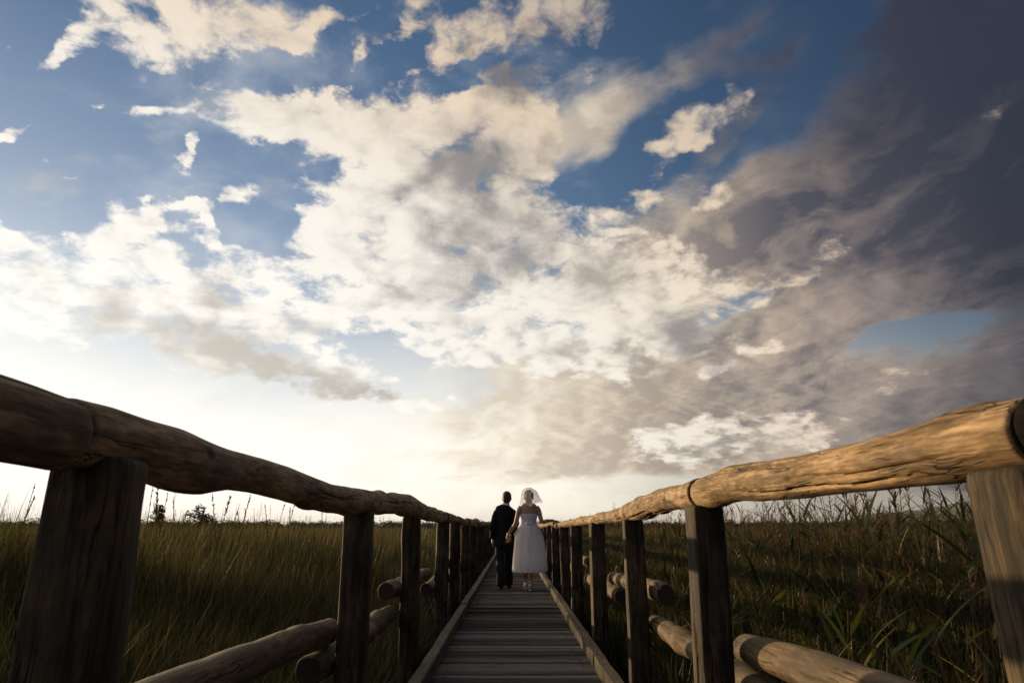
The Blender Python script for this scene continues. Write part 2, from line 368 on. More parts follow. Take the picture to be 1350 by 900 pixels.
# ------------------------------------------------------------------ logs
def log_mesh(name, L, rad, cen, seed, segs=30, rings=48, lumps=.05, crack=True, side=M_LOG, square=0.0, cap_round=.012, knob=5, ncrack=3):
    """a log along local Z: rad(t) radius, cen(t) -> (x, y) of the axis, t in 0..1"""
    rng = np.random.default_rng(seed)
    ph = rng.uniform(0, 2*PI, 10); am = rng.uniform(.3, 1, 10)
    kn = [(rng.uniform(.05, .95)*L, rng.uniform(0, 2*PI), rng.uniform(.05, .12), rng.uniform(.08, .20)) for _ in range(knob)]
    ck = [(rng.uniform(0, 2*PI), rng.uniform(-.5, .5), *(lambda a: (a, a + rng.uniform(.25, .6)))(rng.uniform(-.1, .7))) for _ in range(ncrack)] if crack else []
    V, Fc, ids = [], [], []
    zs = [0, cap_round*.4, cap_round] + list(np.linspace(cap_round*2.5, L-cap_round*2.5, rings)) + [L-cap_round, L-cap_round*.4, L]
    ins = [.90, .965, 1] + [1]*rings + [1, .965, .90]
    for z, sc_ in zip(zs, ins):
        t = z/L; r0 = rad(t); cx, cy = cen(t)
        for k in range(segs):
            a = 2*PI*k/segs
            r = r0*sc_
            r *= 1 + lumps*(.5*am[0]*math.sin(2*a+ph[0]+t*2) + .4*am[1]*math.sin(3*a+ph[1]-t*3) + .3*am[2]*math.sin(5*a+ph[2]+4*t)
                            + .5*am[3]*math.sin(z*7+ph[3]+a) + .35*am[4]*math.sin(z*15+ph[4]-2*a) + .2*am[5]*math.sin(z*31+ph[5]+3*a))
            for (kz, ka, ks, kh) in kn:
                da = (a-ka+PI) % (2*PI) - PI
                q = ((z-kz)/(ks*1.2))**2 + (da*r0/ks)**2
                if q < 6: r += r0*kh*math.exp(-q)
            for (ca, tw, t0, t1) in ck:
                if t0 < t < t1:
                    da = (a-ca-tw*t-.06*math.sin(z*11+ca)+PI) % (2*PI) - PI
                    if abs(da) < 2*PI/segs*.62: r -= r0*.34*min(1, (t-t0)*8, (t1-t)*8)
            c_, s_ = math.cos(a), math.sin(a)
            if square: r *= 1 + square*(1/max(abs(c_), abs(s_)) - 1.12)
            V.append((cx + r*c_, cy + r*s_, z))
    n = len(zs)
    for i in range(n-1):
        for k in range(segs):
            a, b = i*segs+k, i*segs+(k+1) % segs
            Fc.append((a, b, b+segs, a+segs)); ids.append(0)
    for i, z in ((0, 0), (n-1, L)):
        base = len(V); cx, cy = cen(z/L); V.append((cx, cy, z))
        for k in range(segs):
            a, b = i*segs+k, i*segs+(k+1) % segs
            Fc.append((base, b, a) if i == 0 else (base, a, b)); ids.append(1)
    me = bpy.data.meshes.new(name); me.from_pydata(V, [], Fc)
    me.materials.append(side); me.materials.append(M_END)
    me.polygons.foreach_set('material_index', ids)
    me.polygons.foreach_set('use_smooth', [i == 0 for i in ids])
    me.update()
    return me
def along(p0, p1):
    """matrix that puts a local +Z log between two points, local +Y up-ish"""
    p0, p1 = Vector(p0), Vector(p1); z = (p1-p0).normalized()
    up = Vector((0, 0, 1)) if abs(z.z) < .9 else Vector((0, 1, 0))
    x = up.cross(z).normalized(); y = z.cross(x)
    return Matrix((( x.x, y.x, z.x, p0.x), (x.y, y.y, z.y, p0.y), (x.z, y.z, z.z, p0.z), (0, 0, 0, 1))), (p1-p0).length

AX = .78                                    # railing axis from the middle of the boardwalk
POST_L = [-2.9, -.85, 1.27, 3.53, 5.40, 7.75, 9.55, 11.6]
POST_R = [-2.9, -.85, 1.095, 2.95, 4.76, 6.65, 8.95, 10.9, 13.0]
rng0 = random.Random(5)
while POST_L[-1] < 40: POST_L.append(POST_L[-1] + rng0.uniform(1.95, 2.2))
while POST_R[-1] < 40: POST_R.append(POST_R[-1] + rng0.uniform(1.95, 2.2))
# outlines of the two top rails read off the photograph: (x, y) along the upper and the lower edge
TOP_L = [(0,503),(70,517),(142,535),(200,556),(250,575),(300,592),(340,603),(370,613),(400,625),(430,637),(457,642),(478,645),(500,649),(520,650),(535,651),(548,659),(560,667),(575,671),(590,676),(611,683),(630,689)]
BOT_L = [(0,617),(70,621),(135,614),(195,636),(225,644),(265,650),(300,645),(330,649),(370,659),(400,668),(430,676),(460,677),(480,677),(500,677),(520,677),(535,682),(550,684),(575,688),(600,690),(620,694)]
TOP_R = [(1350,527),(1315,530),(1250,552),(1200,565),(1150,580),(1100,590),(1050,602),(1000,608),(960,617),(930,627),(905,637),(885,640),(870,645),(845,655),(832,661),(820,668),(790,677),(760,683),(740,688),(727,691)]
BOT_R = [(1350,622),(1310,628),(1280,635),(1200,643),(1130,649),(1060,657),(1000,661),(975,660),(955,664),(930,670),(905,671),(880,672),(862,676),(845,686),(820,688),(790,690),(760,693),(735,696)]
def to_rail(pts, X):
    out = []
    for x, y in pts:
        d = pix_dir(x, y); D = (X-CAM.x)/d.x
        out.append((D*d.y, CAM.z + D*d.z))
    out.sort()
    return np.array(out)
PROF = {}
for sgn, T, B in ((-1, TOP_L, BOT_L), (1, TOP_R, BOT_R)):
    PROF[sgn] = (to_rail(T, sgn*AX), to_rail(B, sgn*AX))
def rail_z(sgn, y):
    t, b = PROF[sgn]
    zt, zb = np.interp(y, t[:, 0], t[:, 1]), np.interp(y, b[:, 0], b[:, 1])
    return zt, zb
def railing(sgn, posts, label):
    root = empty('railing', (sgn*AX, 0, 0), label, 'railing', 'log railings of the boardwalk')
    Minv = Matrix.Translation((-sgn*AX, 0, 0))
    ymax = 11.0
    rr = random.Random(11 + sgn)
    hz = [None]*len(posts)
    for i, y in enumerate(posts):
        # post
        zt, zb = rail_z(sgn, min(max(y, 1.05), ymax))
        top = zb + .012 if y < ymax else 1.075
        r = (.076 if sgn < 0 else .079) + rr.uniform(-.004, .004)
        lean = (rr.uniform(-.006, .006), rr.uniform(-.010, .010))
        ox = 0.0
        if sgn > 0 and i == 2: lean, ox = (-.045, -.002), .120
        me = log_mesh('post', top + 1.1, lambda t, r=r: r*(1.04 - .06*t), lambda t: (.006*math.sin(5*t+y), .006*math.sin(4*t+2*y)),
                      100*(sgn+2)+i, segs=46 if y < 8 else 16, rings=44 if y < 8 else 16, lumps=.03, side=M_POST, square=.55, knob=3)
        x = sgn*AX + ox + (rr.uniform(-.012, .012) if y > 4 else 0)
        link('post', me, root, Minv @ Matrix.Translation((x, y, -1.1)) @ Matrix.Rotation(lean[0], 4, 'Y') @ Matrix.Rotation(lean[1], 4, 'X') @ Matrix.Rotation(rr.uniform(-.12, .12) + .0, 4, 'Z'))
    # top rails, butted over the posts
    for i in range(len(posts)-1):
        jit = {(-1, 2): -.12, (-1, 3): .20, (-1, 4): .30, (1, 2): -.075}
        y0 = posts[i] + jit.get((sgn, i), 0) + .003
        y1 = posts[i+1] + jit.get((sgn, i+1), 0) - .003
        L = y1 - y0
        if y1 < 1.3:                       # behind the camera
            A = rail_z(sgn, 1.1 if sgn < 0 else 1.02); zc0 = zc1 = (A[0]+A[1])/2; rd = (A[0]-A[1])/2*(.97 if sgn < 0 else 1.16)
            me = log_mesh('top_rail', L, lambda t: rd*(1+.05*math.sin(4*t+i)), lambda t: (0, .015*math.sin(PI*t)), 300+i+40*sgn, lumps=.05, segs=36, side=M_LOG if sgn < 0 else M_LOG_SHADE)  # right-hand near log: its shade is painted as a darker timber
            z0, z1 = zc0, zc1
        elif y0 < ymax:
            z0 = sum(rail_z(sgn, y0))/2; z1 = sum(rail_z(sgn, y1))/2
            def rad(t, y0=y0, L=L):
                a, b = rail_z(sgn, y0+t*L); return max(.045, (a-b)/2*.985)
            def cen(t, y0=y0, L=L, z0=z0, z1=z1):
                return (.010*math.sin(3*t+i), sum(rail_z(sgn, y0+t*L))/2 - (z0+(z1-z0)*t))
            me = log_mesh('top_rail', L, rad, cen, 320+i+40*sgn, segs=72 if y0 < 5 else 40, rings=130 if y0 < 5 else 70, lumps=.026, knob=7, ncrack=6, cap_round=.006)
        else:
            z0 = (sum(rail_z(sgn, ymax))/2) + rr.uniform(-.012, .012); z1 = z0 + rr.uniform(-.02, .02)
            ra, rb, bd = rr.uniform(.058, .068), rr.uniform(.055, .066), rr.uniform(-.02, .04)
            me = log_mesh('top_rail', L, lambda t: ra+(rb-ra)*t, lambda t: (0, bd*math.sin(PI*t)), 340+i+40*sgn, segs=18, rings=24, lumps=.06)
        mat, _ = along((sgn*AX, y0, z0), (sgn*AX, y1, z1))
        link('top_rail', me, root, Minv @ mat)
    # lower rails outside the posts: high and low in turn, lapping past each other
    XO = AX + .162
    for i in range(len(posts)-1):
        hi = (i % 2 == 0)
        y0, y1 = posts[i] - (.16 if i > 0 else .1) , posts[i+1] + .13
        if sgn > 0 and abs(posts[i]-2.95) < .01: y0 -= .02
        z0, z1 = (.62, .555) if hi else (.425, .41)
        if i < 3: pass
        if sgn > 0: z0, z1 = ((.64, .575) if hi else (.445, .43))
        z0 += rr.uniform(-.02, .02); z1 += rr.uniform(-.02, .02)
        ra, rb, bd = rr.uniform(.057, .066), rr.uniform(.053, .062), rr.uniform(-.015, .035)
        near = y0 < 8
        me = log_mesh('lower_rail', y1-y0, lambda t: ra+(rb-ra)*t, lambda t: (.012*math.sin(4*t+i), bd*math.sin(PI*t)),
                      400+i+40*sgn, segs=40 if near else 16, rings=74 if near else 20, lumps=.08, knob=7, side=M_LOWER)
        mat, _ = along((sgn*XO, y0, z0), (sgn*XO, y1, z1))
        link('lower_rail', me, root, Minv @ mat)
    return root
railing(-1, POST_L, 'dark shaded log railing along the left edge of the boardwalk beside the man in black')
railing(1, POST_R, 'golden sunlit log railing along the right edge of the boardwalk, under the woman\'s hand')

# ------------------------------------------------------------------ boardwalk
Y0, Y1 = -3.0, 41.5
walk = empty('boardwalk', (0, 0, 0), 'narrow boardwalk of weathered grey cross planks running straight through the marsh', 'boardwalk')
def build_deck():
    rr = random.Random(3); V, Fc = [], []; boards = []
    y = Y0
    while y < Y1:
        wd = rr.uniform(.112, .146); gap = rr.uniform(.003, .008)
        xa, xb = -.70 + rr.uniform(-.012, .012), .70 + rr.uniform(-.012, .012)
        dz = rr.uniform(-.005, .005); tl = rr.uniform(-.007, .007); cup = rr.uniform(-.002, .003); sk = rr.uniform(-.004, .004)
        NX = 10 if y < 14 else 3
        b = len(V)
        prof = [(0, -.045), (0, -.005), (.005, 0), (wd*.5, cup), (wd-.005, 0), (wd, -.005), (wd, -.045)]
        P = len(prof)
        for k in range(NX+1):
            x = xa + (xb-xa)*k/NX; wv = rr.uniform(-.0015, .0015)
            for (py, pz) in prof:
                V.append((x, y + py + sk*(k/NX-.5) + wv, dz + pz + tl*(py/wd-.5) + .0015*math.sin(3*x+y*9)))
        for k in range(NX):
            for j in range(P-1):
                a = b+k*P+j; Fc.append((a, a+P, a+P+1, a+1))
            a = b+k*P; Fc.append((a+P-1, a+P+P-1, a+P, a))
        Fc.append(tuple(b+j for j in range(P))); Fc.append(tuple(b+NX*P+j for j in reversed(range(P))))
        boards.append((y, wd, dz, tl)); y += wd + gap
    nb = len(Fc)
    for (py, pw, dz, tl) in boards:
        if py > 16: break
        for x in (-.52, .52):
            for f in (.28, .72):
                cx, cy = x + rr.uniform(-.015, .015), py + pw*f + rr.uniform(-.006, .006); b = len(V)
                V.extend((cx + .0065*math.cos(k*PI/3), cy + .0065*math.sin(k*PI/3), dz + tl*(f-.5) + .0022) for k in range(6))
                V.extend((cx + .0075*math.cos(k*PI/3), cy + .0075*math.sin(k*PI/3), -.012) for k in range(6))
                Fc.append(tuple(b+k for k in range(6)))
                Fc.extend((b+k, b+6+k, b+6+(k+1) % 6, b+(k+1) % 6) for k in range(6))
    return V, Fc, [0]*nb + [1]*(len(Fc)-nb)
V, Fc, deck_ids = build_deck()
def nail_material():
    m, nt, out = new_mat('rusty_nail')
    principled(nt, out, Base_Color=(.030, .018, .012, 1), Roughness=.6, Metallic=.3)
    return m
def plank_material():
    m, nt, out = new_mat('deck_planks')
    tc = nt.new('ShaderNodeTexCoord'); gi = nt.new('ShaderNodeNewGeometry')
    rnd = S(nt, gi.outputs['Random Per Island'])
    p = nt.vec('ADD', tc.outputs['Object'], nt.comb(rnd*31.0, 0.0, rnd*17.0))
    g = nt.vec('MULTIPLY', p, (.055, 1, 1))
    wob = nt.vec('SCALE', nt.vec('SUBTRACT', nt.noise(p, 3, 2, col=True), (.5, .5, .5)), scale=.02)
    g = nt.vec('ADD', g, wob)
    fine, mid_n, big = nt.noise(g, 170, 5, .62), nt.noise(g, 48, 3), nt.noise(p, 2.6, 5, .65)
    t = nt.smooth(fine*.4 + mid_n*.45 + big*.35 + (rnd-.5)*.62, .36, .86, kind='LINEAR')
    c = nt.ramp(t, [(0, (.022, .0205, .0200)), (.5, (.062, .058, .057)), (1, (.150, .141, .136))])
    c = nt.mix(nt.smooth(big, .55, .75)*.5, c, (.045, .038, .031, 1))
    ln = nt.smooth(nt.math('ABSOLUTE', nt.noise(g, 26, 3) - .5), .014, .002)*nt.smooth(nt.noise(p, 2.1, 2), .42, .6)
    c = nt.mix(ln*.85, c, (.016, .013, .011, 1))
    # nail heads in two rows over the joists
    x, y, z = nt.sep(tc.outputs['Object'])
    pr = principled(nt, out, Base_Color=c, Roughness=.88)
    nt.put(pr.inputs['Specular IOR Level'], .08)
    nt.l.new(bump(nt, fine*.4 + mid_n*.4 - ln, .8, .005), pr.inputs['Normal'])
    return m
mesh_obj('deck', V, Fc, [plank_material(), nail_material()], walk, smooth=False, mat_ids=deck_ids)
def beam(name, xa, xb, za, zb, y0, y1, mat, seed, step=.35):
    rr = random.Random(seed); V, Fc = [], []; n = max(2, int((y1-y0)/step))
    b_ = .008; prof = [(xa, za), (xb, za), (xb, zb-b_), (xb-b_, zb), (xa+b_, zb), (xa, zb-b_)]; P = len(prof)
    for k in range(n+1):
        y = y0 + (y1-y0)*k/n; ox, oz = rr.uniform(-.0035, .0035), rr.uniform(-.004, .004)
        for px, pz in prof: V.append((px+ox + rr.uniform(-.0015, .0015), y, pz + (oz if pz > za else 0)))
    for k in range(n):
        for j in range(P):
            a, b = k*P+j, k*P+(j+1) % P; Fc.append((a, b, b+P, a+P))
    Fc.append(tuple(reversed(range(P)))); Fc.append(tuple(n*P+j for j in range(P)))
    cy = (y0+y1)/2
    V = [(v[0], v[1]-cy, v[2]) for v in V]
    return mesh_obj(name, V, Fc, mat, walk, smooth=False, matrix=Matrix.Translation((0, cy, 0)))
rr = random.Random(8)
for sgn in (-1, 1):
    y = Y0 + (.4 if sgn > 0 else 0)
    first = [5.72, 9.4] if sgn < 0 else [5.75, 8.9]
    cuts = [y] + first
    while cuts[-1] < Y1: cuts.append(cuts[-1] + rr.uniform(3.2, 4.0))
    for a, b in zip(cuts[:-1], cuts[1:]):
        h = .100 + rr.uniform(-.006, .006); dx = rr.uniform(-.004, .004)
        xa, xb = (.604+dx, .690+dx) if sgn > 0 else (-.690+dx, -.604+dx)
        beam('kerb_board', xa, xb, .004, h, a+.004, min(b, Y1)-.004, M_KERB, int(a*10)+sgn)
    beam('joist', sgn*.52-.05, sgn*.52+.05, -.20, -.049, Y0, Y1, M_KERB, 77+sgn, 2.0)
# ------------------------------------------------------------------ ground, far hills
GZ = -.60
def soil_material():
    m, nt, out = new_mat('marsh_soil')
    tc = nt.new('ShaderNodeTexCoord'); p = tc.outputs['Object']
    n1, n2 = nt.noise(p, .9, 6, .65), nt.noise(p, .05, 5, .6)
    c = nt.mix(nt.smooth(n1, .35, .65), (.018, .016, .010), (.045, .042, .018))
    c = nt.mix(nt.smooth(n2, .4, .62)*.7, c, (.070, .055, .024))
    pr = principled(nt, out, Base_Color=c, Roughness=.95)
    nt.l.new(bump(nt, n1, .6, .08), pr.inputs['Normal'])
    return m
def ground():
    V, Fc = [], []
    rs = [0, 4, 10, 20, 40, 80, 160, 320, 640, 1300, 2600, 5200, 9000]; N = 48
    V.append((0, 0, 0))
    for r in rs[1:]:
        for k in range(N):
            a = 2*PI*k/N; V.append((r*math.cos(a), r*math.sin(a), .05*math.sin(r*1.3+5*a) if r < 200 else 0))
    for k in range(N): Fc.append((0, 1+k, 1+(k+1) % N))
    for i in range(len(rs)-2):
        for k in range(N):
            a, b = 1+i*N+k, 1+i*N+(k+1) % N; Fc.append((a, a+N, b+N, b))
    o = mesh_obj('ground', V, Fc, soil_material(), smooth=True, matrix=Matrix.Translation((0, 0, GZ)))
    o['kind'] = 'structure'
ground()
def hills():
    m, nt, out = new_mat('wooded_hillside')
    tc = nt.new('ShaderNodeTexCoord')
    n1 = nt.noise(tc.outputs['Object'], .02, 6, .65)
    principled(nt, out, Base_Color=nt.mix(nt.smooth(n1, .35, .65), (.040, .050, .028), (.085, .090, .055)), Roughness=1.0)
    V, Fc = [], []; NX, NY = 160, 8
    sky_ = [(4, 0), (22, 0), (24.5, 22), (26.5, 46), (28.5, 60), (30.5, 62), (32, 84), (34, 100), (37, 104), (40, 90), (46, 110), (52, 60), (60, 0)]
    xs, hs = zip(*sky_)
    for j in range(NY+1):
        s = j/NY; d = 2900 + 900*(s-.5)
        prof = math.sin(PI*s)**.8
        for i in range(NX+1):
            a = 4 + 56*i/NX
            h = np.interp(a, xs, hs) + 3.0*math.sin(a*1.7) + 2.0*math.sin(a*4.1+1) + 1.2*math.sin(a*9.3)
            h = max(0, h)*min(1, (a-4)/3, (60-a)/6)
            V.append((d*math.sin(R(a)), d*math.cos(R(a)), GZ - .5 + h*prof))
    for j in range(NY):
        for i in range(NX):
            a = j*(NX+1)+i; Fc.append((a, a+1, a+NX+2, a+NX+1))
    mesh_obj('hills', V, Fc, m)['kind'] = 'structure'
hills()

# ------------------------------------------------------------------ grass and reeds
def leaf_material(name, trans=.45, rough=.6):
    m, nt, out = new_mat(name)
    at = nt.new('ShaderNodeAttribute', attribute_name='tint')
    c = at.outputs['Color']
    df = nt.new('ShaderNodeBsdfDiffuse'); nt.put(df.inputs[0], c)
    tr = nt.new('ShaderNodeBsdfTranslucent'); nt.put(tr.inputs[0], nt.mix(1.0, c, (1.1, 1.05, .75, 1), 'MULTIPLY'))
    gl = nt.new('ShaderNodeBsdfGlossy'); gl.inputs['Roughness'].default_value = .38
    mx = nt.new('ShaderNodeMixShader'); mx.inputs[0].default_value = trans
    nt.l.new(df.outputs[0], mx.inputs[1]); nt.l.new(tr.outputs[0], mx.inputs[2])
    m2 = nt.new('ShaderNodeMixShader'); m2.inputs[0].default_value = .02
    nt.l.new(mx.outputs[0], m2.inputs[1]); nt.l.new(gl.outputs[0], m2.inputs[2])
    nt.l.new(m2.outputs[0], out.inputs[0])
    return m
M_LEAF = leaf_material('grass_leaf', .36)
M_LEAF_R = leaf_material('dark_grass_leaf', .30)
M_REED = leaf_material('reed_leaf', .40)
class Blades:
    """ribbons gathered as arrays, then written out as ONE mesh"""
    def __init__(s): s.v, s.f, s.c, s.n = [], [], [], 0
    def add(s, base, azi, height, width, bend, segs, colr, twist=None, tilt=None, power=2.0, taper=1.0, tip=None):
        """base (N,3), azi lean direction, height, width, bend = sideways reach; colr (N,3)"""
        N = len(base)
        if N == 0: return
        t = np.linspace(0, 1, segs+1)[None, :]
        lean = (tilt[:, None]*t if tilt is not None else 0) + bend[:, None]*t**power
        zz = height[:, None]*(t - .18*np.minimum(bend/np.maximum(np.abs(height), .01), 1.2)[:, None]**2*t**3)
        cx = base[:, 0:1] + np.cos(azi)[:, None]*lean
        cy = base[:, 1:2] + np.sin(azi)[:, None]*lean
        cz = base[:, 2:3] + zz
        tw = azi + PI/2 if twist is None else twist
        w = width[:, None]*.5*np.clip((1.0 - t**2.2*taper), .06, 1)*np.clip(t*6+.55, 0, 1)
        wx, wy = np.cos(tw)[:, None]*w, np.sin(tw)[:, None]*w
        a = np.stack([cx-wx, cy-wy, cz], -1); b = np.stack([cx+wx, cy+wy, cz], -1)
        V = np.stack([a, b], 2).reshape(N, (segs+1)*2, 3)
        k = np.arange(segs)*2
        q = np.stack([k, k+1, k+3, k+2], -1)[None] + (np.arange(N)*(segs+1)*2)[:, None, None] + s.n
        s.v.append(V.reshape(-1, 3)); s.f.append(q.reshape(-1, 4))
        C = np.repeat(colr[:, None, :], (segs+1)*2, 1)
        if tip is not None:
            k = np.repeat(np.clip((t[0]-.55)/.35, 0, 1), 2)[None, :, None]
            C = C*(1-k) + tip[:, None, :]*k
        s.c.append(C.reshape(-1, 3)); s.n += N*(segs+1)*2
    def build(s, name, mat, parent=None, matrix=None):
        V, Fq, C = np.concatenate(s.v), np.concatenate(s.f), np.concatenate(s.c)
        me = bpy.data.meshes.new(name)
        me.vertices.add(len(V)); me.vertices.foreach_set('co', V.astype(np.float32).ravel())
        me.loops.add(Fq.size); me.loops.foreach_set('vertex_index', Fq.astype(np.int32).ravel())
        me.polygons.add(len(Fq)); me.polygons.foreach_set('loop_start', np.arange(0, Fq.size, 4, dtype=np.int32))
        me.polygons.foreach_set('loop_total', np.full(len(Fq), 4, np.int32))
        me.update(calc_edges=True)
        at = me.color_attributes.new('tint', 'FLOAT_COLOR', 'POINT')
        at.data.foreach_set('color', np.concatenate([C, np.ones((len(C), 1))], 1).astype(np.float32).ravel())
        me.materials.append(mat)
        return link(name, me, parent, matrix)
g = np.random.default_rng(42)
def tints(N, straw, rng=g):
    """a mixture of green, olive and dry straw leaves"""
    pal = np.array([(.018, .032, .011), (.030, .044, .014), (.056, .060, .020), (.145, .112, .048), (.22, .172, .085)])
    pr = np.array([.28*(1-straw), .34*(1-straw), .38*(1-straw), .66*straw, .34*straw]); pr /= pr.sum()
    c = pal[rng.choice(5, N, p=pr)]
    return c*rng.uniform(.45, 1.5, (N, 1))
def vnoise(x, y, s, seed=0):
    """smooth value noise"""
    r = np.random.default_rng(seed).random((64, 64))
    X, Y = (x*s) % 64, (y*s) % 64
    i, j = np.floor(X).astype(int), np.floor(Y).astype(int); fx, fy = X-i, Y-j
    fx, fy = fx*fx*(3-2*fx), fy*fy*(3-2*fy); i %= 64; j %= 64
    i1, j1 = (i+1) % 64, (j+1) % 64
    return (r[i, j]*(1-fx)+r[i1, j]*fx)*(1-fy) + (r[i, j1]*(1-fx)+r[i1, j1]*fx)*fy
def scatter(N, d0, d1, a0, a1, xmin, side, p=1.0):
    """points between two distances and bearings, only beyond xmin to one side of the boardwalk"""
    d = np.sqrt(g.uniform(d0**2, d1**2, N)) if p == 1 else d0*(d1/d0)**g.uniform(0, 1, N)
    a = np.radians(g.uniform(a0, a1, N))*side
    x, y = d*np.sin(a), d*np.cos(a)
    k = side*x > xmin
    return x[k], y[k]
def top_height(x, y, side):
    """height of the grass above the soil"""
    ax = np.abs(x)
    if side < 0:
        h = .70 + .82*np.clip((ax-1.1)/3.4, 0, 1)**.8
    else:
        h = .78 + .66*np.clip((ax-1.1)/1.9, 0, 1)**.8 + .22*(vnoise(x, y, .9, 12)-.5)
    return h*(.80 + .30*vnoise(x, y, .55, 1) + .20*vnoise(x, y, 1.9, 2))
def meadow(side):
    B = Blades()
    #      number, near, far, width, segs, straw
    zones = [(60000, 1.2, 9.5, .0115, 6, .12, 1), (64000, 9, 28, .018, 4, .30, 1), (52000, 26, 90, .040, 3, .46, 1), (40000, 85, 520, .16, 2, .52, 2)]
    for (N, d0, d1, wd, sg, straw, p) in zones:
        x, y = scatter(N, d0, d1, -4 if d0 > 9 else 3, 66 if d0 < 9 else 50, 1.02, side, p)
        n = len(x); d = np.hypot(x, y)
        # tussocks: pull points towards nearby clump centres
        cs = .34 if d0 < 20 else .9
        gx, gy = np.round(x/cs)*cs, np.round(y/cs)*cs
        jx = (vnoise(gx*3.1, gy*3.7, 1.0, 5)-.5)*cs; jy = (vnoise(gx*2.3, gy*4.1, 1.0, 6)-.5)*cs
        k = g.uniform(.0, .8, n); x = x+(gx+jx-x)*k; y = y+(gy+jy-y)*k
        ok = np.abs(x) > 1.02; x, y = x[ok], y[ok]; n = len(x)
        hh = top_height(x, y, side)*g.uniform(.55, 1.06, n)**.8
        if d0 > 80: hh *= g.uniform(.85, 1.02, n)
        base = np.stack([x, y, np.full(n, GZ)], 1)
        wind = R(20) + .9*(vnoise(x, y, .8, 8)-.5)*2
        az = np.where(g.random(n) < .30, wind + g.normal(0, .7, n), g.uniform(0, 2*PI, n))
        bend = hh*np.abs(g.normal(.16, .17, n)).clip(.02, .75)
        patch = vnoise(x, y, .23, 9)
        c = tints(n, straw)
        dry = (g.random(n) < np.clip((patch-.45)*1.6, 0, .5))[:, None]
        c = np.where(dry, tints(n, .85), c)
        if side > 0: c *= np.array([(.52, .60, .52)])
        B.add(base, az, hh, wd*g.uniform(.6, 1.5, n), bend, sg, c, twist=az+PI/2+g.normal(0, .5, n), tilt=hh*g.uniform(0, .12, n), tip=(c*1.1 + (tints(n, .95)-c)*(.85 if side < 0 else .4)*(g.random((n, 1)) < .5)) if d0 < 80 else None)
    if side < 0:                             # clumps of upright dark rushes among the grass
        for (N, d0, d1, wd) in ((26000, 1.6, 12, .011), (26000, 11, 45, .020)):
            x, y = scatter(N, d0, d1, -4, 60 if d0 < 9 else 50, 1.15, side); k = vnoise(x, y, .42, 21) + .5*(vnoise(x, y, 1.3, 22)-.5) > .56
            x, y = x[k], y[k]; n = len(x); hh = top_height(x, y, side)*g.uniform(.7, 1.20, n)
            c = np.array([(.022, .036, .012)])*g.uniform(.5, 1.6, (n, 1))
            B.add(np.stack([x, y, np.full(n, GZ)], 1), g.uniform(0, 2*PI, n), hh, wd*g.uniform(.7, 1.4, n), hh*np.abs(g.normal(.05, .08, n)), 4, c, twist=g.uniform(0, PI, n))
    # a litter of short crossing leaves close to the boardwalk
    x, y = scatter(16000, 1.0, 9.0, 2, 70, 1.0, side); n = len(x)
    hh = g.uniform(.25, .75, n); az = g.uniform(0, 2*PI, n)
    B.add(np.stack([x, y, np.full(n, GZ)], 1), az, hh, g.uniform(.005, .011, n), hh*g.uniform(.3, 1.0, n), 5, tints(n, .3))
    return B
MEADOW_L, MEADOW_R = meadow(-1), meadow(1)
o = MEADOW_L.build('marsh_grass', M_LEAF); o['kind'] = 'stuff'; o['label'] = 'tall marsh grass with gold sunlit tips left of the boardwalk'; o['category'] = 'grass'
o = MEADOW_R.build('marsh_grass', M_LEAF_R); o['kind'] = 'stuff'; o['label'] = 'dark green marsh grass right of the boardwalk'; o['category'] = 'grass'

def stalks(B, x, y, h, r, c, lean=.06):
    n = len(x); az = g.uniform(0, 2*PI, n)
    for q in (0, PI/2):
        st = np.random.default_rng(1)
        B.add(np.stack([x, y, np.full(n, GZ)], 1), az, h, r, h*lean, 5, c, twist=az+q, taper=.5)
    tipx, tipy = x+np.cos(az)*h*lean, y+np.sin(az)*h*lean
    return tipx, tipy, az
def panicle(B, x, y, z, size, per, c):
    """loose seed head: many short side sprays around the stalk's tip"""
    n = len(x)
    for k in range(per):
        f = k/per
        az = g.uniform(0, 2*PI, n); s = size*(1-.65*f)
        b = np.stack([x + np.cos(az)*.003, y + np.sin(az)*.003, z - size*1.3*(1-f)], 1)
        B.add(b, az, s*g.uniform(.25, .6, n), np.maximum(.0032, s*.055)*g.uniform(.7, 1.4, n), s*g.uniform(.25, .55, n), 3, c*g.uniform(.7, 1.3, (n, 1)), twist=g.uniform(0, 2*PI, n), power=1.3)
def reed_set(B, x, y, h, leaves, lw, ll, c, plume=True, up=.5):
    n = len(x); straw = np.array([(.15, .115, .055)])*g.uniform(.6, 1.2, (n, 1))
    tx, ty, az = stalks(B, x, y, h, np.full(n, .009), straw, .07)
    for k in range(leaves):
        f = .28 + .70*k/max(1, leaves-1)
        la = az + (k % 2)*PI + g.normal(0, .5, n)
        lx, ly = x + np.cos(az)*h*.07*f**2, y + np.sin(az)*h*.07*f**2
        L = ll*g.uniform(.6, 1.15, n)*(1.1-.35*f)
        e = g.uniform(.25, up+.45, n)
        B.add(np.stack([lx, ly, GZ+h*f*.97], 1), la, L*e, lw*g.uniform(.6, 1.2, n), L*np.sqrt(np.clip(1-e**2, .05, 1)), 6, c*g.uniform(.75, 1.3, (n, 1)), twist=la+PI/2+g.normal(0, .35, n), power=1.25, tilt=L*.05)
    if plume:
        k = g.random(n) < .55
        panicle(B, tx[k], ty[k], GZ+h[k], np.full(k.sum(), .17), 14, np.array([(.10, .062, .045)])*g.uniform(.7, 1.3, (k.sum(), 1)))
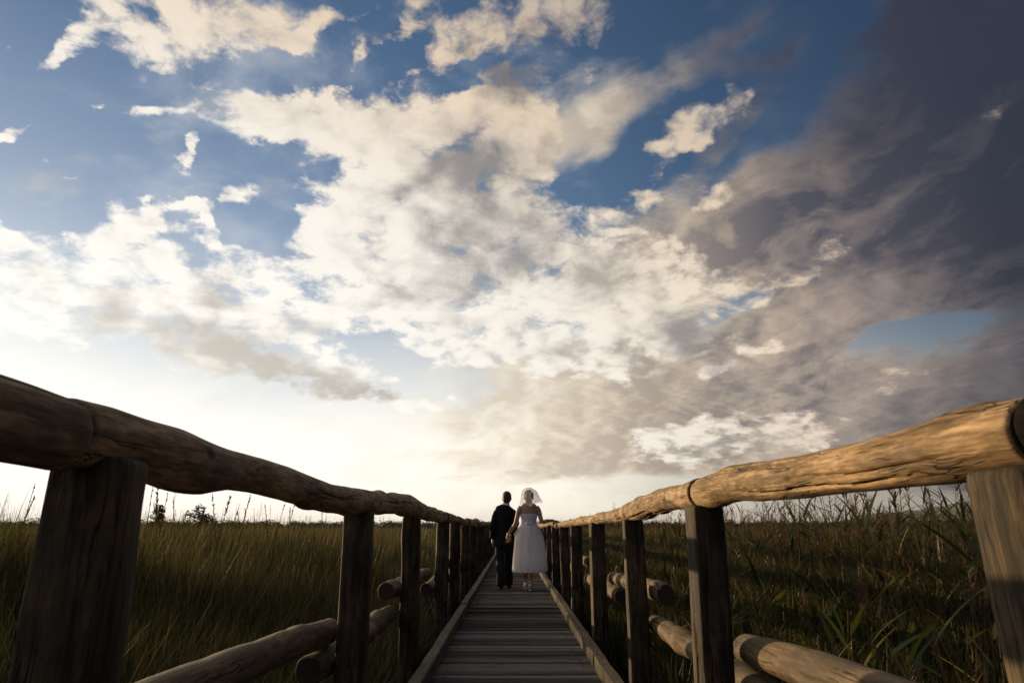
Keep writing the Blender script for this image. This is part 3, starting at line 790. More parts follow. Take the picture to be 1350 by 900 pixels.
# right: reeds with broad leaves and rusty seed heads
B = Blades()
x, y = scatter(900, 2.0, 9.0, 8, 62, 1.3, 1); n = len(x)
h = top_height(x, y, 1)*g.uniform(.80, 1.30, n)
reed_set(B, x, y, h, 9, .026, .42, tints(n, .14)*1.35)
x, y = scatter(1500, 8, 34, 3, 46, 1.6, 1); n = len(x)
reed_set(B, x, y, top_height(x, y, 1)*g.uniform(.85, 1.20, n), 6, .026, .36, tints(n, .3))
x, y = scatter(1500, 3.0, 26, 4, 54, 1.7, 1); n = len(x)      # bare dry stalks with seed heads
x2, y2 = scatter(330, 2.6, 8, 12, 58, 1.6, 1); x, y = np.concatenate([x, x2]), np.concatenate([y, y2]); n = len(x)
pm = vnoise(x, y, .7, 31) + .4*(vnoise(x, y, 2.1, 32)-.5); keep = (pm > .42) | (g.random(n) < .18); x, y, pm = x[keep], y[keep], pm[keep]; n = len(x)
h = g.uniform(1.38, 1.82, n) + .34*(pm-.45) + .02*np.hypot(x, y).clip(0, 12)*g.random(n)
rust = np.array([(.105, .068, .045)])*g.uniform(.6, 1.3, (n, 1))
tx, ty, _ = stalks(B, x, y, h, np.full(n, .0055), rust, .20)
panicle(B, tx, ty, GZ+h, np.full(n, .15), 24, rust)
o = B.build('reed_bed', M_REED); o['kind'] = 'stuff'; o['label'] = 'bed of broad leaved reeds with rusty seed heads behind the right railing'; o['category'] = 'reeds'
# left: fine seed stalks rising over the grass
B = Blades()
x, y = scatter(2600, 3.2, 26, 3, 52, 2.2, -1); n = len(x)
h = top_height(x, y, -1)*g.uniform(.9, 1.12, n); straw = np.array([(.16, .125, .065)])*g.uniform(.5, 1.4, (n, 1))
tx, ty, _ = stalks(B, x, y, h, np.full(n, .006), straw, .10)
panicle(B, tx, ty, GZ+h, np.full(n, .08), 7, straw)
x, y = scatter(1500, 2.2, 14, 3, 58, 1.4, -1); n = len(x)     # bent, broken leaves
h = top_height(x, y, -1)*g.uniform(.5, .9, n); az = g.uniform(0, 2*PI, n)
B.add(np.stack([x, y, np.full(n, GZ)], 1), az, h, g.uniform(.010, .018, n), h*g.uniform(.7, 1.2, n), 7, tints(n, .55), power=3.2)
x, y = scatter(900, 9, 60, 4, 46, 2.5, -1); n = len(x)
h = g.uniform(1.5, 2.15, n); straw = np.array([(.12, .085, .040)])*g.uniform(.6, 1.3, (n, 1))
tx, ty, _ = stalks(B, x, y, h, np.full(n, .008), straw, .05)
panicle(B, tx, ty, GZ+h, np.full(n, .13), 9, straw)
o = B.build('flowering_grass', M_LEAF); o['kind'] = 'stuff'; o['label'] = 'thin flowering grasses scattered through the marsh on the left'; o['category'] = 'grass'

def at_pixel(x, y, dist, z=GZ):
    d = pix_dir(x, y); k = dist/math.hypot(d.x, d.y)
    return CAM.x + d.x*k, CAM.y + d.y*k, CAM.z + d.z*k
# single tall plants that stand out against the sky
def seed_stalk(px, top_y, dist, label=None, kind='grass'):
    X, Y, Z = at_pixel(px, top_y, dist); H = Z - GZ
    S_ = Blades(); le = g.uniform(.03, .16); c = np.array([(.085, .060, .032)])
    az = np.array([g.uniform(0, 2*PI)])
    for q in (0, PI/2): S_.add(np.zeros((1, 3)), az, np.array([H]), np.array([.0016*dist*.55+.003]), np.array([H*le]), 8, c, twist=az+q, taper=.5)
    r_ = le*H
    ax, ay = math.cos(az[0]), math.sin(az[0])
    m = int(g.uniform(16, 60)); sz = g.uniform(.6, 1.7)
    f = g.uniform(g.uniform(.6, .88), 1.0, m); la = g.uniform(0, 2*PI, m); s = (.035+.10*(1-f))*g.uniform(.6, 1.3, m)*sz
    S_.add(np.stack([ax*r_*f**2, ay*r_*f**2, H*f*.985], 1), la, s*g.uniform(.3, .9, m), (.0010*dist+.004)*g.uniform(.8, 1.6, m), s*g.uniform(.3, .8, m), 3, np.repeat(c, m, 0)*g.uniform(.7, 1.3, (m, 1)), twist=g.uniform(0, 2*PI, m))
    o = S_.build('seed_stalk', M_LEAF, matrix=Matrix.Translation((X, Y, GZ)))
    tag(o, 'thin dry seed stalk standing above the marsh grass against the pale sky', 'grass stalk', 'tall dry stalks on the left')
for (px, ty, ds) in [(28,634,6.5),(12,652,9),(200,642,9),(212,648,11),(219,640,9),(246,655,12),(286,652,12),(305,649,9),(311,651,10),(297,663,13),
                     (357,660,12),(364,664,14),(372,662,12),(385,668,15),(330,672,16),(345,668,14),(225,662,14),(430,674,16),(255,668,17),(52,664,10)]:
    seed_stalk(px, ty, ds)
def tall_reed(px, top_y, dist, leaves, label, lean=0.0, drop=False):
    X, Y, Z = at_pixel(px, top_y, dist); H = Z - GZ
    root = empty('reed', (X, Y, GZ), label, 'reed', 'tall reeds behind the right railing')
    S_ = Blades()
    az = np.array([lean])
    for q in (0, PI/2): S_.add(np.zeros((1, 3)), az, np.array([H]), np.array([.011]), np.array([H*.06]), 8, np.array([(.10, .085, .035)]), twist=az+q, taper=.6)
    S_.build('stem', M_LEAF, root)
    for (f, la, L, e, w) in leaves:
        f = 1 - (1-f)*.42
        Lf = Blades(); la_ = np.array([la])
        Lf.add(np.array([[math.cos(lean)*H*.06*f*f, math.sin(lean)*H*.06*f*f, H*f]]), la_, np.array([L*e]), np.array([w]), np.array([L*math.sqrt(max(.05, 1-e*e))]), 10,
               np.array([(.050, .062, .018)])*g.uniform(.8, 1.3), twist=np.array([la+PI/2+g.uniform(-.5, .5)]), power=1.15)
        Lf.build('leaf', M_REED, root)
tall_reed(1030, 652, 4.6, [(.72+.03*k, (PI if k % 2 else 0)+g.uniform(-.5, .5), .24-.008*k, -.25+.02*k, .020) for k in range(9)], 'tall green reed with a comb of drooping leaves, nearest the middle right post')
tall_reed(1112, 664, 4.2, [(.70, .25, .30, .75, .024), (.72, PI-.2, .42, .70, .022), (.80, .4, .34, .85, .026), (.84, PI+.3, .28, .75, .020), (.9, .1, .22, .8, .018)], 'tall green reed with an upright fork of leaves, behind the middle of the sunlit rail')
tall_reed(1152, 672, 4.4, [(.74, .3, .40, .62, .020), (.78, PI-.4, .34, .75, .020), (.84, -.2, .36, .45, .018), (.90, PI+.2, .26, .6, .016)], 'dark reed with thin crossing leaves beside the forked green reed')
tall_reed(1245, 690, 3.7, [(.78, PI-.1, .46, .66, .034), (.80, .1, .44, .80, .032), (.70, .3, .30, .7, .026), (.90, PI+.4, .26, .7, .02), (.66, PI-.5, .36, .5, .024)], 'broad leaved reed with a wide V of leaves, nearest the right end post')
tall_reed(1205, 668, 4.4, [(.76, .2, .40, .42, .016), (.84, PI-.1, .46, .32, .015), (.90, .1, .34, .5, .014)], 'slim reed whose long leaves spread flat below the sunlit rail')

# ------------------------------------------------------------------ far trees
def crown(n, rx, ry, rz, cz, size, rng, col0, lumps):
    Bc = Blades()
    cl = [(rng.normal(0, .45)*rx, rng.normal(0, .45)*ry, cz + rng.normal(0, .42)*rz, rng.uniform(.25, .5)) for _ in range(lumps)]
    P = []
    for _ in range(n):
        c0 = cl[rng.integers(lumps)]; v = rng.normal(0, 1, 3); v = v/np.linalg.norm(v)*rng.uniform(.3, 1)**.5*c0[3]
        P.append((c0[0]+v[0]*rx, c0[1]+v[1]*ry, c0[2]+v[2]*rz))
    P = np.array(P); k = len(P); az = rng.uniform(0, 2*PI, k)
    Bc.add(P, az, size*rng.uniform(-.5, .8, k), size*rng.uniform(.4, .9, k), size*rng.uniform(.4, 1.0, k), 2, np.array([col0])*rng.uniform(.6, 1.4, (k, 1)), twist=rng.uniform(0, 2*PI, k), power=1.2)
    return Bc
def bark():
    m, nt, out = new_mat('bark'); tc = nt.new('ShaderNodeTexCoord')
    principled(nt, out, Base_Color=nt.mix(nt.noise(tc.outputs['Object'], 6, 4), (.03, .022, .016), (.07, .055, .04)), Roughness=.95)
    return m
M_BARK = bark()
def small_tree(px, top_y, dist, wpx, label, seed):
    rng = np.random.default_rng(seed)
    X, Y, Z = at_pixel(px, top_y, dist); H = Z-GZ
    root = empty('small_tree', (X, Y, GZ), label, 'tree')
    rx = wpx/930*dist/2
    crown(900, rx, rx, H*.36, H*.66, .10*H, rng, (.035, .042, .018), 9).build('crown', M_LEAF, root)
    V, Fc, n = [], [], 8
    for i, (z, r) in enumerate(((0, .05), (.3, .038), (.62, .024), (.9, .010))):
        for k in range(n): V.append((H*r*math.cos(2*PI*k/n) + .03*H*math.sin(3*z), H*r*math.sin(2*PI*k/n), z*H))
    for i in range(3):
        for k in range(n): Fc.append((i*n+k, i*n+(k+1) % n, (i+1)*n+(k+1) % n, (i+1)*n+k))
    mesh_obj('trunk', V, Fc, M_BARK, root)
small_tree(209, 671, 62, 26, 'low dark bushy tree on the left horizon, nearest the thick left post', 1)
small_tree(268, 671, 62, 30, 'small dark tree with a pointed top, right of the low bushy one on the horizon', 2)
def far_wood():
    rng = np.random.default_rng(9); Bw = Blades()
    for a0, a1, d0, d1, n, hlo, hhi in ((-64, -2, 300, 430, 1100, 3.2, 5.4), (2, 64, 260, 420, 1000, 3.0, 5.0)):
        for _ in range(n):
            a, d = R(rng.uniform(a0, a1)), rng.uniform(d0, d1); h = rng.uniform(hlo, hhi); w = rng.uniform(2.2, 5.0); k = 90
            cx, cy = d*math.sin(a), d*math.cos(a)
            v = rng.normal(0, 1, (k, 3)); v /= np.linalg.norm(v, axis=1)[:, None]; v *= rng.uniform(.4, 1, (k, 1))
            P = np.stack([cx+v[:, 0]*w, cy+v[:, 1]*w, GZ + h*.5 + v[:, 2]*h*.48], 1); az = rng.uniform(0, 2*PI, k)
            Bw.add(P, az, rng.uniform(-.5, .8, k), rng.uniform(1.0, 2.2, k), rng.uniform(.4, 1.3, k), 1, np.array([(.030, .028, .015)])*rng.uniform(.6, 1.4, (k, 1)), twist=rng.uniform(0, 2*PI, k))
    o = Bw.build('far_wood', M_LEAF); o['kind'] = 'stuff'; o['label'] = 'low dark belt of distant trees along the horizon'; o['category'] = 'trees'
far_wood()
# ------------------------------------------------------------------ people
def cloth_mat(name, c, rough=.85, trans=0.0, weave=90.0, amt=.25):
    m, nt, out = new_mat(name)
    tc = nt.new('ShaderNodeTexCoord'); p = tc.outputs['Object']
    n = nt.noise(p, weave, 3, .6); w = nt.noise(p, 9, 4, .55)
    cc = nt.mix(nt.smooth(n*.5+w*.5, .3, .7)*amt, c, tuple(k*.6 for k in c[:3]))
    bp = bump(nt, n*.15 + w, .35, .015)
    if trans:
        df = nt.new('ShaderNodeBsdfDiffuse'); nt.put(df.inputs[0], cc); nt.l.new(bp, df.inputs['Normal'])
        tr = nt.new('ShaderNodeBsdfTranslucent'); nt.put(tr.inputs[0], cc)
        mx = nt.new('ShaderNodeMixShader'); mx.inputs[0].default_value = trans
        nt.l.new(df.outputs[0], mx.inputs[1]); nt.l.new(tr.outputs[0], mx.inputs[2]); nt.l.new(mx.outputs[0], out.inputs[0])
    else:
        pr = principled(nt, out, Base_Color=cc, Roughness=rough); nt.l.new(bp, pr.inputs['Normal'])
        nt.put(pr.inputs['Specular IOR Level'], .15)
    return m
def skin_mat(name, c):
    m, nt, out = new_mat(name)
    tc = nt.new('ShaderNodeTexCoord'); n = nt.noise(tc.outputs['Object'], 14, 4)
    pr = principled(nt, out, Base_Color=nt.mix(n*.4, c, (c[0]*.8, c[1]*.66, c[2]*.6)), Roughness=.5)
    nt.put(pr.inputs['Subsurface Weight'], .0)
    return m
M_SUIT = cloth_mat('black_suit_cloth', (.011, .011, .013), .8)
M_SHIRT = cloth_mat('white_shirt_cloth', (.70, .70, .70), .8)
M_SKIN = skin_mat('skin', (.40, .235, .16))
M_SKIN2 = skin_mat('tanned_skin', (.34, .19, .125))
M_DRESS = cloth_mat('white_dress_tulle', (.92, .92, .97), .8, .44, 160, .04)
M_SHOE = cloth_mat('black_leather', (.010, .010, .011), .35)
M_WSHOE = cloth_mat('white_satin', (.68, .66, .65), .5)
M_EYE = cloth_mat('eye_white', (.55, .53, .50), .3)
M_LIP = cloth_mat('lip', (.32, .10, .09), .5)
def hair_mat(name, a, b):
    m, nt, out = new_mat(name)
    tc = nt.new('ShaderNodeTexCoord'); n = nt.noise(nt.vec('MULTIPLY', tc.outputs['Object'], (1, 1, .25)), 120, 3)
    pr = principled(nt, out, Base_Color=nt.mix(n, a, b), Roughness=.55); nt.l.new(bump(nt, n, .6, .004), pr.inputs['Normal'])
    return m
M_HAIR = hair_mat('dark_hair', (.010, .008, .007), (.030, .022, .018))
M_HAIR2 = hair_mat('light_brown_hair', (.030, .020, .014), (.085, .055, .034))
def veil_mat():
    m, nt, out = new_mat('veil_tulle')
    df = nt.new('ShaderNodeBsdfDiffuse'); df.inputs[0].default_value = (.8, .8, .82, 1)
    tr = nt.new('ShaderNodeBsdfTranslucent'); tr.inputs[0].default_value = (.8, .78, .74, 1)
    m1 = nt.new('ShaderNodeMixShader'); m1.inputs[0].default_value = .55
    nt.l.new(df.outputs[0], m1.inputs[1]); nt.l.new(tr.outputs[0], m1.inputs[2])
    tp = nt.new('ShaderNodeBsdfTransparent')
    lw = nt.new('ShaderNodeLayerWeight'); lw.inputs[0].default_value = .35
    f = nt.smooth(S(nt, lw.outputs['Facing']), .15, 1.0, .40, .74)
    tc = nt.new('ShaderNodeTexCoord'); f = f*nt.smooth(nt.noise(tc.outputs['Object'], 5, 3), .3, .7, .75, 1.15)
    m2 = nt.new('ShaderNodeMixShader'); nt.put(m2.inputs[0], f)
    nt.l.new(tp.outputs[0], m2.inputs[1]); nt.l.new(m1.outputs[0], m2.inputs[2]); nt.l.new(m2.outputs[0], out.inputs[0])
    return m
M_VEIL = veil_mat()

def smooth_path(pts, rad, n=6):
    """Catmull-Rom through the joints"""
    P = [np.array(p, float) for p in pts]; Rr = [np.atleast_1d(np.array(r, float)) for r in rad]
    Rr = [np.array([r[0], r[-1]]) for r in Rr]
    op, orr = [], []
    for i in range(len(P)-1):
        p0, p1, p2, p3 = P[max(i-1, 0)], P[i], P[i+1], P[min(i+2, len(P)-1)]
        for k in range(n):
            t = k/n
            op.append(.5*((2*p1) + (-p0+p2)*t + (2*p0-5*p1+4*p2-p3)*t*t + (-p0+3*p1-3*p2+p3)*t**3))
            orr.append(Rr[i]*(1-t) + Rr[i+1]*t)
    op.append(P[-1]); orr.append(Rr[-1])
    return op, orr
def tube(V, Fc, pts, rad, segs=16, n=6, xref=(1, 0, 0), cap=True):
    pts, rad = smooth_path(pts, rad, n)
    b = len(V); m = len(pts); xr = np.array(xref, float)
    for i, p in enumerate(pts):
        t = pts[min(i+1, m-1)] - pts[max(i-1, 0)]; t = t/np.linalg.norm(t)
        x = xr - t*np.dot(xr, t); x /= np.linalg.norm(x); y = np.cross(t, x)
        for k in range(segs):
            a = 2*PI*k/segs; V.append(tuple(p + x*math.cos(a)*rad[i][0] + y*math.sin(a)*rad[i][1]))
    for i in range(m-1):
        for k in range(segs):
            a, c = b+i*segs+k, b+i*segs+(k+1) % segs; Fc.append((a, c, c+segs, a+segs))
    if cap:
        Fc.append(tuple(b+k for k in reversed(range(segs)))); Fc.append(tuple(b+(m-1)*segs+k for k in range(segs)))
def ball(V, Fc, c, r, nu=16, nv=10):
    b = len(V); r = np.broadcast_to(np.array(r, float), 3)
    for j in range(1, nv):
        ph = PI*j/nv
        for k in range(nu):
            a = 2*PI*k/nu
            V.append((c[0]+r[0]*math.sin(ph)*math.cos(a), c[1]+r[1]*math.sin(ph)*math.sin(a), c[2]+r[2]*math.cos(ph)))
    V.append((c[0], c[1], c[2]+r[2])); V.append((c[0], c[1], c[2]-r[2])); T, Bo = len(V)-2, len(V)-1
    for j in range(nv-2):
        for k in range(nu):
            a, d = b+j*nu+k, b+j*nu+(k+1) % nu; Fc.append((a, a+nu, d+nu, d))
    for k in range(nu):
        Fc.append((T, b+k, b+(k+1) % nu)); q = b+(nv-2)*nu; Fc.append((Bo, q+(k+1) % nu, q+k))
def fused(name, V, Fc, mat, parent, voxel=.005, iters=4, dec=.4, loc=None, folds=None):
    """one continuous skin over overlapping volumes"""
    me = bpy.data.meshes.new(name); me.from_pydata(V, [], Fc); me.update()
    t = bpy.data.objects.new(name + '_raw', me); col.objects.link(t)
    md = t.modifiers.new('r', 'REMESH'); md.mode = 'VOXEL'; md.voxel_size = voxel
    sm = t.modifiers.new('s', 'SMOOTH'); sm.factor = .5; sm.iterations = iters
    if dec < 1: dm = t.modifiers.new('d', 'DECIMATE'); dm.ratio = dec
    dg = bpy.context.evaluated_depsgraph_get(); dg.update()
    out = bpy.data.meshes.new_from_object(t.evaluated_get(dg))
    bpy.data.objects.remove(t); bpy.data.meshes.remove(me)
    out.name = name; out.materials.clear(); out.materials.append(mat)
    if folds:
        for v in out.vertices: v.co += Vector(folds(v.co))
    out.polygons.foreach_set('use_smooth', [True]*len(out.polygons))
    o = link(name, out, parent)
    if loc is not None: o.location = loc
    return o
def hand(V, Fc, wrist, fwd, nrm, thumb_side, curl=.25, size=1.0):
    """palm, four bent fingers of different length and a thumb leaving the palm's side"""
    w = np.array(wrist, float); f = np.array(fwd, float); f /= np.linalg.norm(f)
    nrm = np.array(nrm, float); nrm -= f*np.dot(nrm, f); nrm /= np.linalg.norm(nrm)
    s = np.cross(f, nrm)*thumb_side                     # towards the thumb
    pl = .090*size
    tube(V, Fc, [w-f*.02, w+f*.02, w+f*pl*.6, w+f*pl], [(.024, .018), (.030, .016), (.040*size, .015), (.038*size, .012)], 12, 3, xref=tuple(s))
    for i, (o, ln) in enumerate(((.030, .070), (.010, .080), (-.010, .074), (-.029, .056))):
        b = w + f*(pl-.015) + s*o*size; L = ln*size
        d1 = f*math.cos(curl*.5) + nrm*math.sin(curl*.5); d2 = f*math.cos(curl*1.6) + nrm*math.sin(curl*1.6); d3 = f*math.cos(curl*2.6) + nrm*math.sin(curl*2.6)
        p1 = b + d1*(L*.45+.012); p2 = p1 + d2*L*.32; p3 = p2 + d3*L*.25
        tube(V, Fc, [b, p1, p2, p3], [.0088, .0084, .0076, .0062], 8, 2, xref=tuple(s))
    b = w + f*.025 + s*.026; d = (f*.75 + s*.6 + nrm*.25); d /= np.linalg.norm(d)
    p1 = b + d*.042*size; p2 = p1 + (d*.5 + f*.6 + nrm*.15)*.035*size
    tube(V, Fc, [b, p1, p2], [.0125, .0105, .0075], 8, 2, xref=tuple(nrm))
def head(V, Fc, c, k=1.0):
    """skull, jaw, nose, brow, chin, ears; faces +Y"""
    x, y, z = c
    ball(V, Fc, (x, y-.012*k, z+.020*k), (.074*k, .095*k, .092*k), 20, 14)
    ball(V, Fc, (x, y+.022*k, z-.040*k), (.058*k, .064*k, .072*k), 18, 12)
    ball(V, Fc, (x, y+.066*k, z-.092*k), (.022*k, .018*k, .018*k))
    tube(V, Fc, [(x, y+.082*k, z+.012*k), (x, y+.096*k, z-.018*k), (x, y+.102*k, z-.034*k), (x, y+.082*k, z-.042*k)], [.008*k, .010*k, .014*k, .010*k], 8, 3)
    ball(V, Fc, (x, y+.080*k, z-.064*k), (.024*k, .010*k, .009*k))
    for s in (-1, 1):
        ball(V, Fc, (x+s*.075*k, y-.008*k, z-.010*k), (.010*k, .019*k, .032*k), 10, 8)
        ball(V, Fc, (x+s*.030*k, y+.074*k, z+.022*k), (.022*k, .010*k, .007*k), 8, 6)
def simple(name, build, mat, parent, loc=None):
    V, Fc = [], []; build(V, Fc)
    return mesh_obj(name, V, Fc, mat, parent, matrix=Matrix.Translation(loc) if loc else None)
def eyes(parent, c, k):
    for s in (-1, 1):
        o = simple('eye', lambda V, Fc: ball(V, Fc, (c[0]+s*.030*k, c[1]+.0755*k, c[2]+.006*k), (.012*k, .008*k, .007*k), 12, 8), M_EYE, parent)
    simple('mouth', lambda V, Fc: ball(V, Fc, (c[0], c[1]+.089*k, c[2]-.064*k), (.022*k, .0045*k, .006*k), 12, 8), M_LIP, parent)

GX, GY, GS = -.155, 12.96, .955
BX, BY = .272, 12.42
JOIN = np.array((-.090, 12.56, .850))        # where the two hands meet

def groom():
    V, Fc = [], []
    tube(V, Fc, [(0, 0, .86), (0, 0, .98), (0, .005, 1.14), (0, .01, 1.30), (0, 0, 1.39), (.006, -.005, 1.460), (.018, .0, 1.525), (.030, .008, 1.59)],
         [(.150, .105), (.145, .100), (.150, .100), (.168, .108), (.160, .088), (.085, .066), (.062, .064), (.060, .062)], 24)
    for s, kn, an in ((-1, (-.085, -.02, .50), (-.070, -.17, .10)), (1, (.080, .13, .51), (.070, .15, .09))):
        tube(V, Fc, [(s*.088, 0, .93), (s*.097, .03, .72), kn, (kn[0]*.5+an[0]*.5, (kn[1]+an[1])/2-.02, .30), an], [.088, .078, .056, .052, .036], 14)
        tube(V, Fc, [(an[0], an[1]-.04, .05), (an[0], an[1]+.03, .055), (an[0]+s*.01, an[1]+.15, .028)], [(.034, .036), (.040, .038), (.038, .022)], 10)
    ws = (JOIN - np.array((GX, GY, 0)) + np.array((0, .02, 0)))/GS
    arms = ((-1, (-.226, -.045, 1.14), (-.240, .030, .90)), (1, (.212, -.21, 1.17), (ws[0]+.035, ws[1]-.01, ws[2]+.075)))
    for s, eb, wr in arms:
        tube(V, Fc, [(s*.155, 0, 1.375), (s*.195, -.01, 1.28), eb, ((eb[0]+wr[0])/2, (eb[1]+wr[1])/2-.005, (eb[2]+wr[2])/2), wr], [.046, .048, .043, .038, .027], 12)
    hand(V, Fc, (-.240, .030, .895), (.0, .10, -1), (1, 0, .0), 1, .35)
    hand(V, Fc, (ws[0]+.035, ws[1]-.01, ws[2]+.07), (-.25, .05, -1), (-1, .2, 0), -1, .55)
    head(V, Fc, (.034, .02, 1.650), 1.12)
    body = fused('person', V, Fc, M_SKIN2, None, .0045, 3, .35, loc=(GX, GY, 0))
    body.scale = (GS, GS, GS)
    tag(body, 'man in a black suit seen from behind, holding the hand of the woman in white', 'person')
    def wrinkle(co):
        return (.004*math.sin(co.z*38+co.x*21+co.y*9)*math.sin(co.z*13+2), .005*math.sin(co.z*31+co.x*17), 0)
    # jacket with sleeves, open vent at the back
    V, Fc = [], []
    tube(V, Fc, [(0, 0, .785), (0, -.005, .90), (0, 0, 1.02), (0, .003, 1.14), (0, .008, 1.30), (0, 0, 1.410), (.004, -.004, 1.456), (.010, -.004, 1.490), (.016, -.004, 1.520)],
         [(.188, .138), (.180, .132), (.168, .120), (.172, .118), (.192, .126), (.192, .112), (.184, .100), (.128, .084), (.076, .076)], 28)
    for s, eb, wr in arms:
        e2 = Vector(wr) + (Vector(wr)-Vector(eb)).normalized()*-.01
        tube(V, Fc, [(s*.150, 0, 1.405), (s*.190, -.008, 1.31), eb, ((eb[0]+wr[0])/2, (eb[1]+wr[1])/2-.01, (eb[2]+wr[2])/2), tuple(e2)], [.052, .062, .060, .055, .048], 14)
    j = fused('jacket', V, Fc, M_SUIT, body, .007, 3, .6, folds=wrinkle)
    V, Fc = [], []
    tube(V, Fc, [(0, 0, .80), (0, 0, .98)], [(.165, .118), (.160, .115)], 20, 3)
    for s, kn, an in ((-1, (-.085, -.02, .50), (-.070, -.17, .10)), (1, (.080, .13, .51), (.070, .15, .09))):
        tube(V, Fc, [(s*.086, 0, .90), (s*.097, .025, .72), kn, (kn[0]*.5+an[0]*.5, (kn[1]+an[1])/2-.015, .30), (an[0], an[1]-.005, .065)], [.102, .095, .084, .080, .082], 16)
    fused('trousers', V, Fc, M_SUIT, body, .007, 3, .6, folds=wrinkle)
    simple('shirt_collar', lambda V, Fc: tube(V, Fc, [(.012, -.004, 1.485), (.022, .003, 1.550)], [(.079, .080), (.071, .074)], 24, 3, cap=False), M_SHIRT, body)
    for s, an in ((-1, (-.070, -.17, .10)), (1, (.070, .15, .09))):
        V, Fc = [], []
        x, y = an[0], an[1]; lift = .0
        tube(V, Fc, [(x, y-.055, .045), (x, y-.02, .055), (x+s*.004, y+.07, .048), (x+s*.012, y+.165, .034), (x+s*.012, y+.205, .026)], [(.028, .040), (.038, .050), (.047, .044), (.046, .032), (.026, .020)], 14, 4, xref=(1, 0, 0))
        tube(V, Fc, [(x, y-.072, .014), (x, y-.02, .014), (x+s*.012, y+.10, .012), (x+s*.012, y+.21, .012)], [(.026, .013), (.038, .013), (.049, .011), (.024, .011)], 14, 4)
        fused('shoe', V, Fc, M_SHOE, body, .006, 2, .7)
        simple('cuff_sock', lambda V, Fc: tube(V, Fc, [(x, y-.01, .07), (x, y-.005, .13)], [.042, .044], 12, 2), M_SUIT, body)
    V, Fc = [], []
    ball(V, Fc, (.034, .002, 1.685), (.091, .112, .099), 24, 16)
    ball(V, Fc, (.034, -.034, 1.627), (.081, .073, .086), 20, 12)
    for s in (-1, 1): ball(V, Fc, (.034+s*.072, -.012, 1.654), (.014, .038, .050), 10, 8)
    fused('hair', V, Fc, M_HAIR, body, .006, 2, .7, folds=lambda co: (.002*math.sin(co.z*260+co.x*90), .002*math.sin(co.x*240), 0))
    eyes(body, (.034, .02, 1.650), 1.12)
groom()

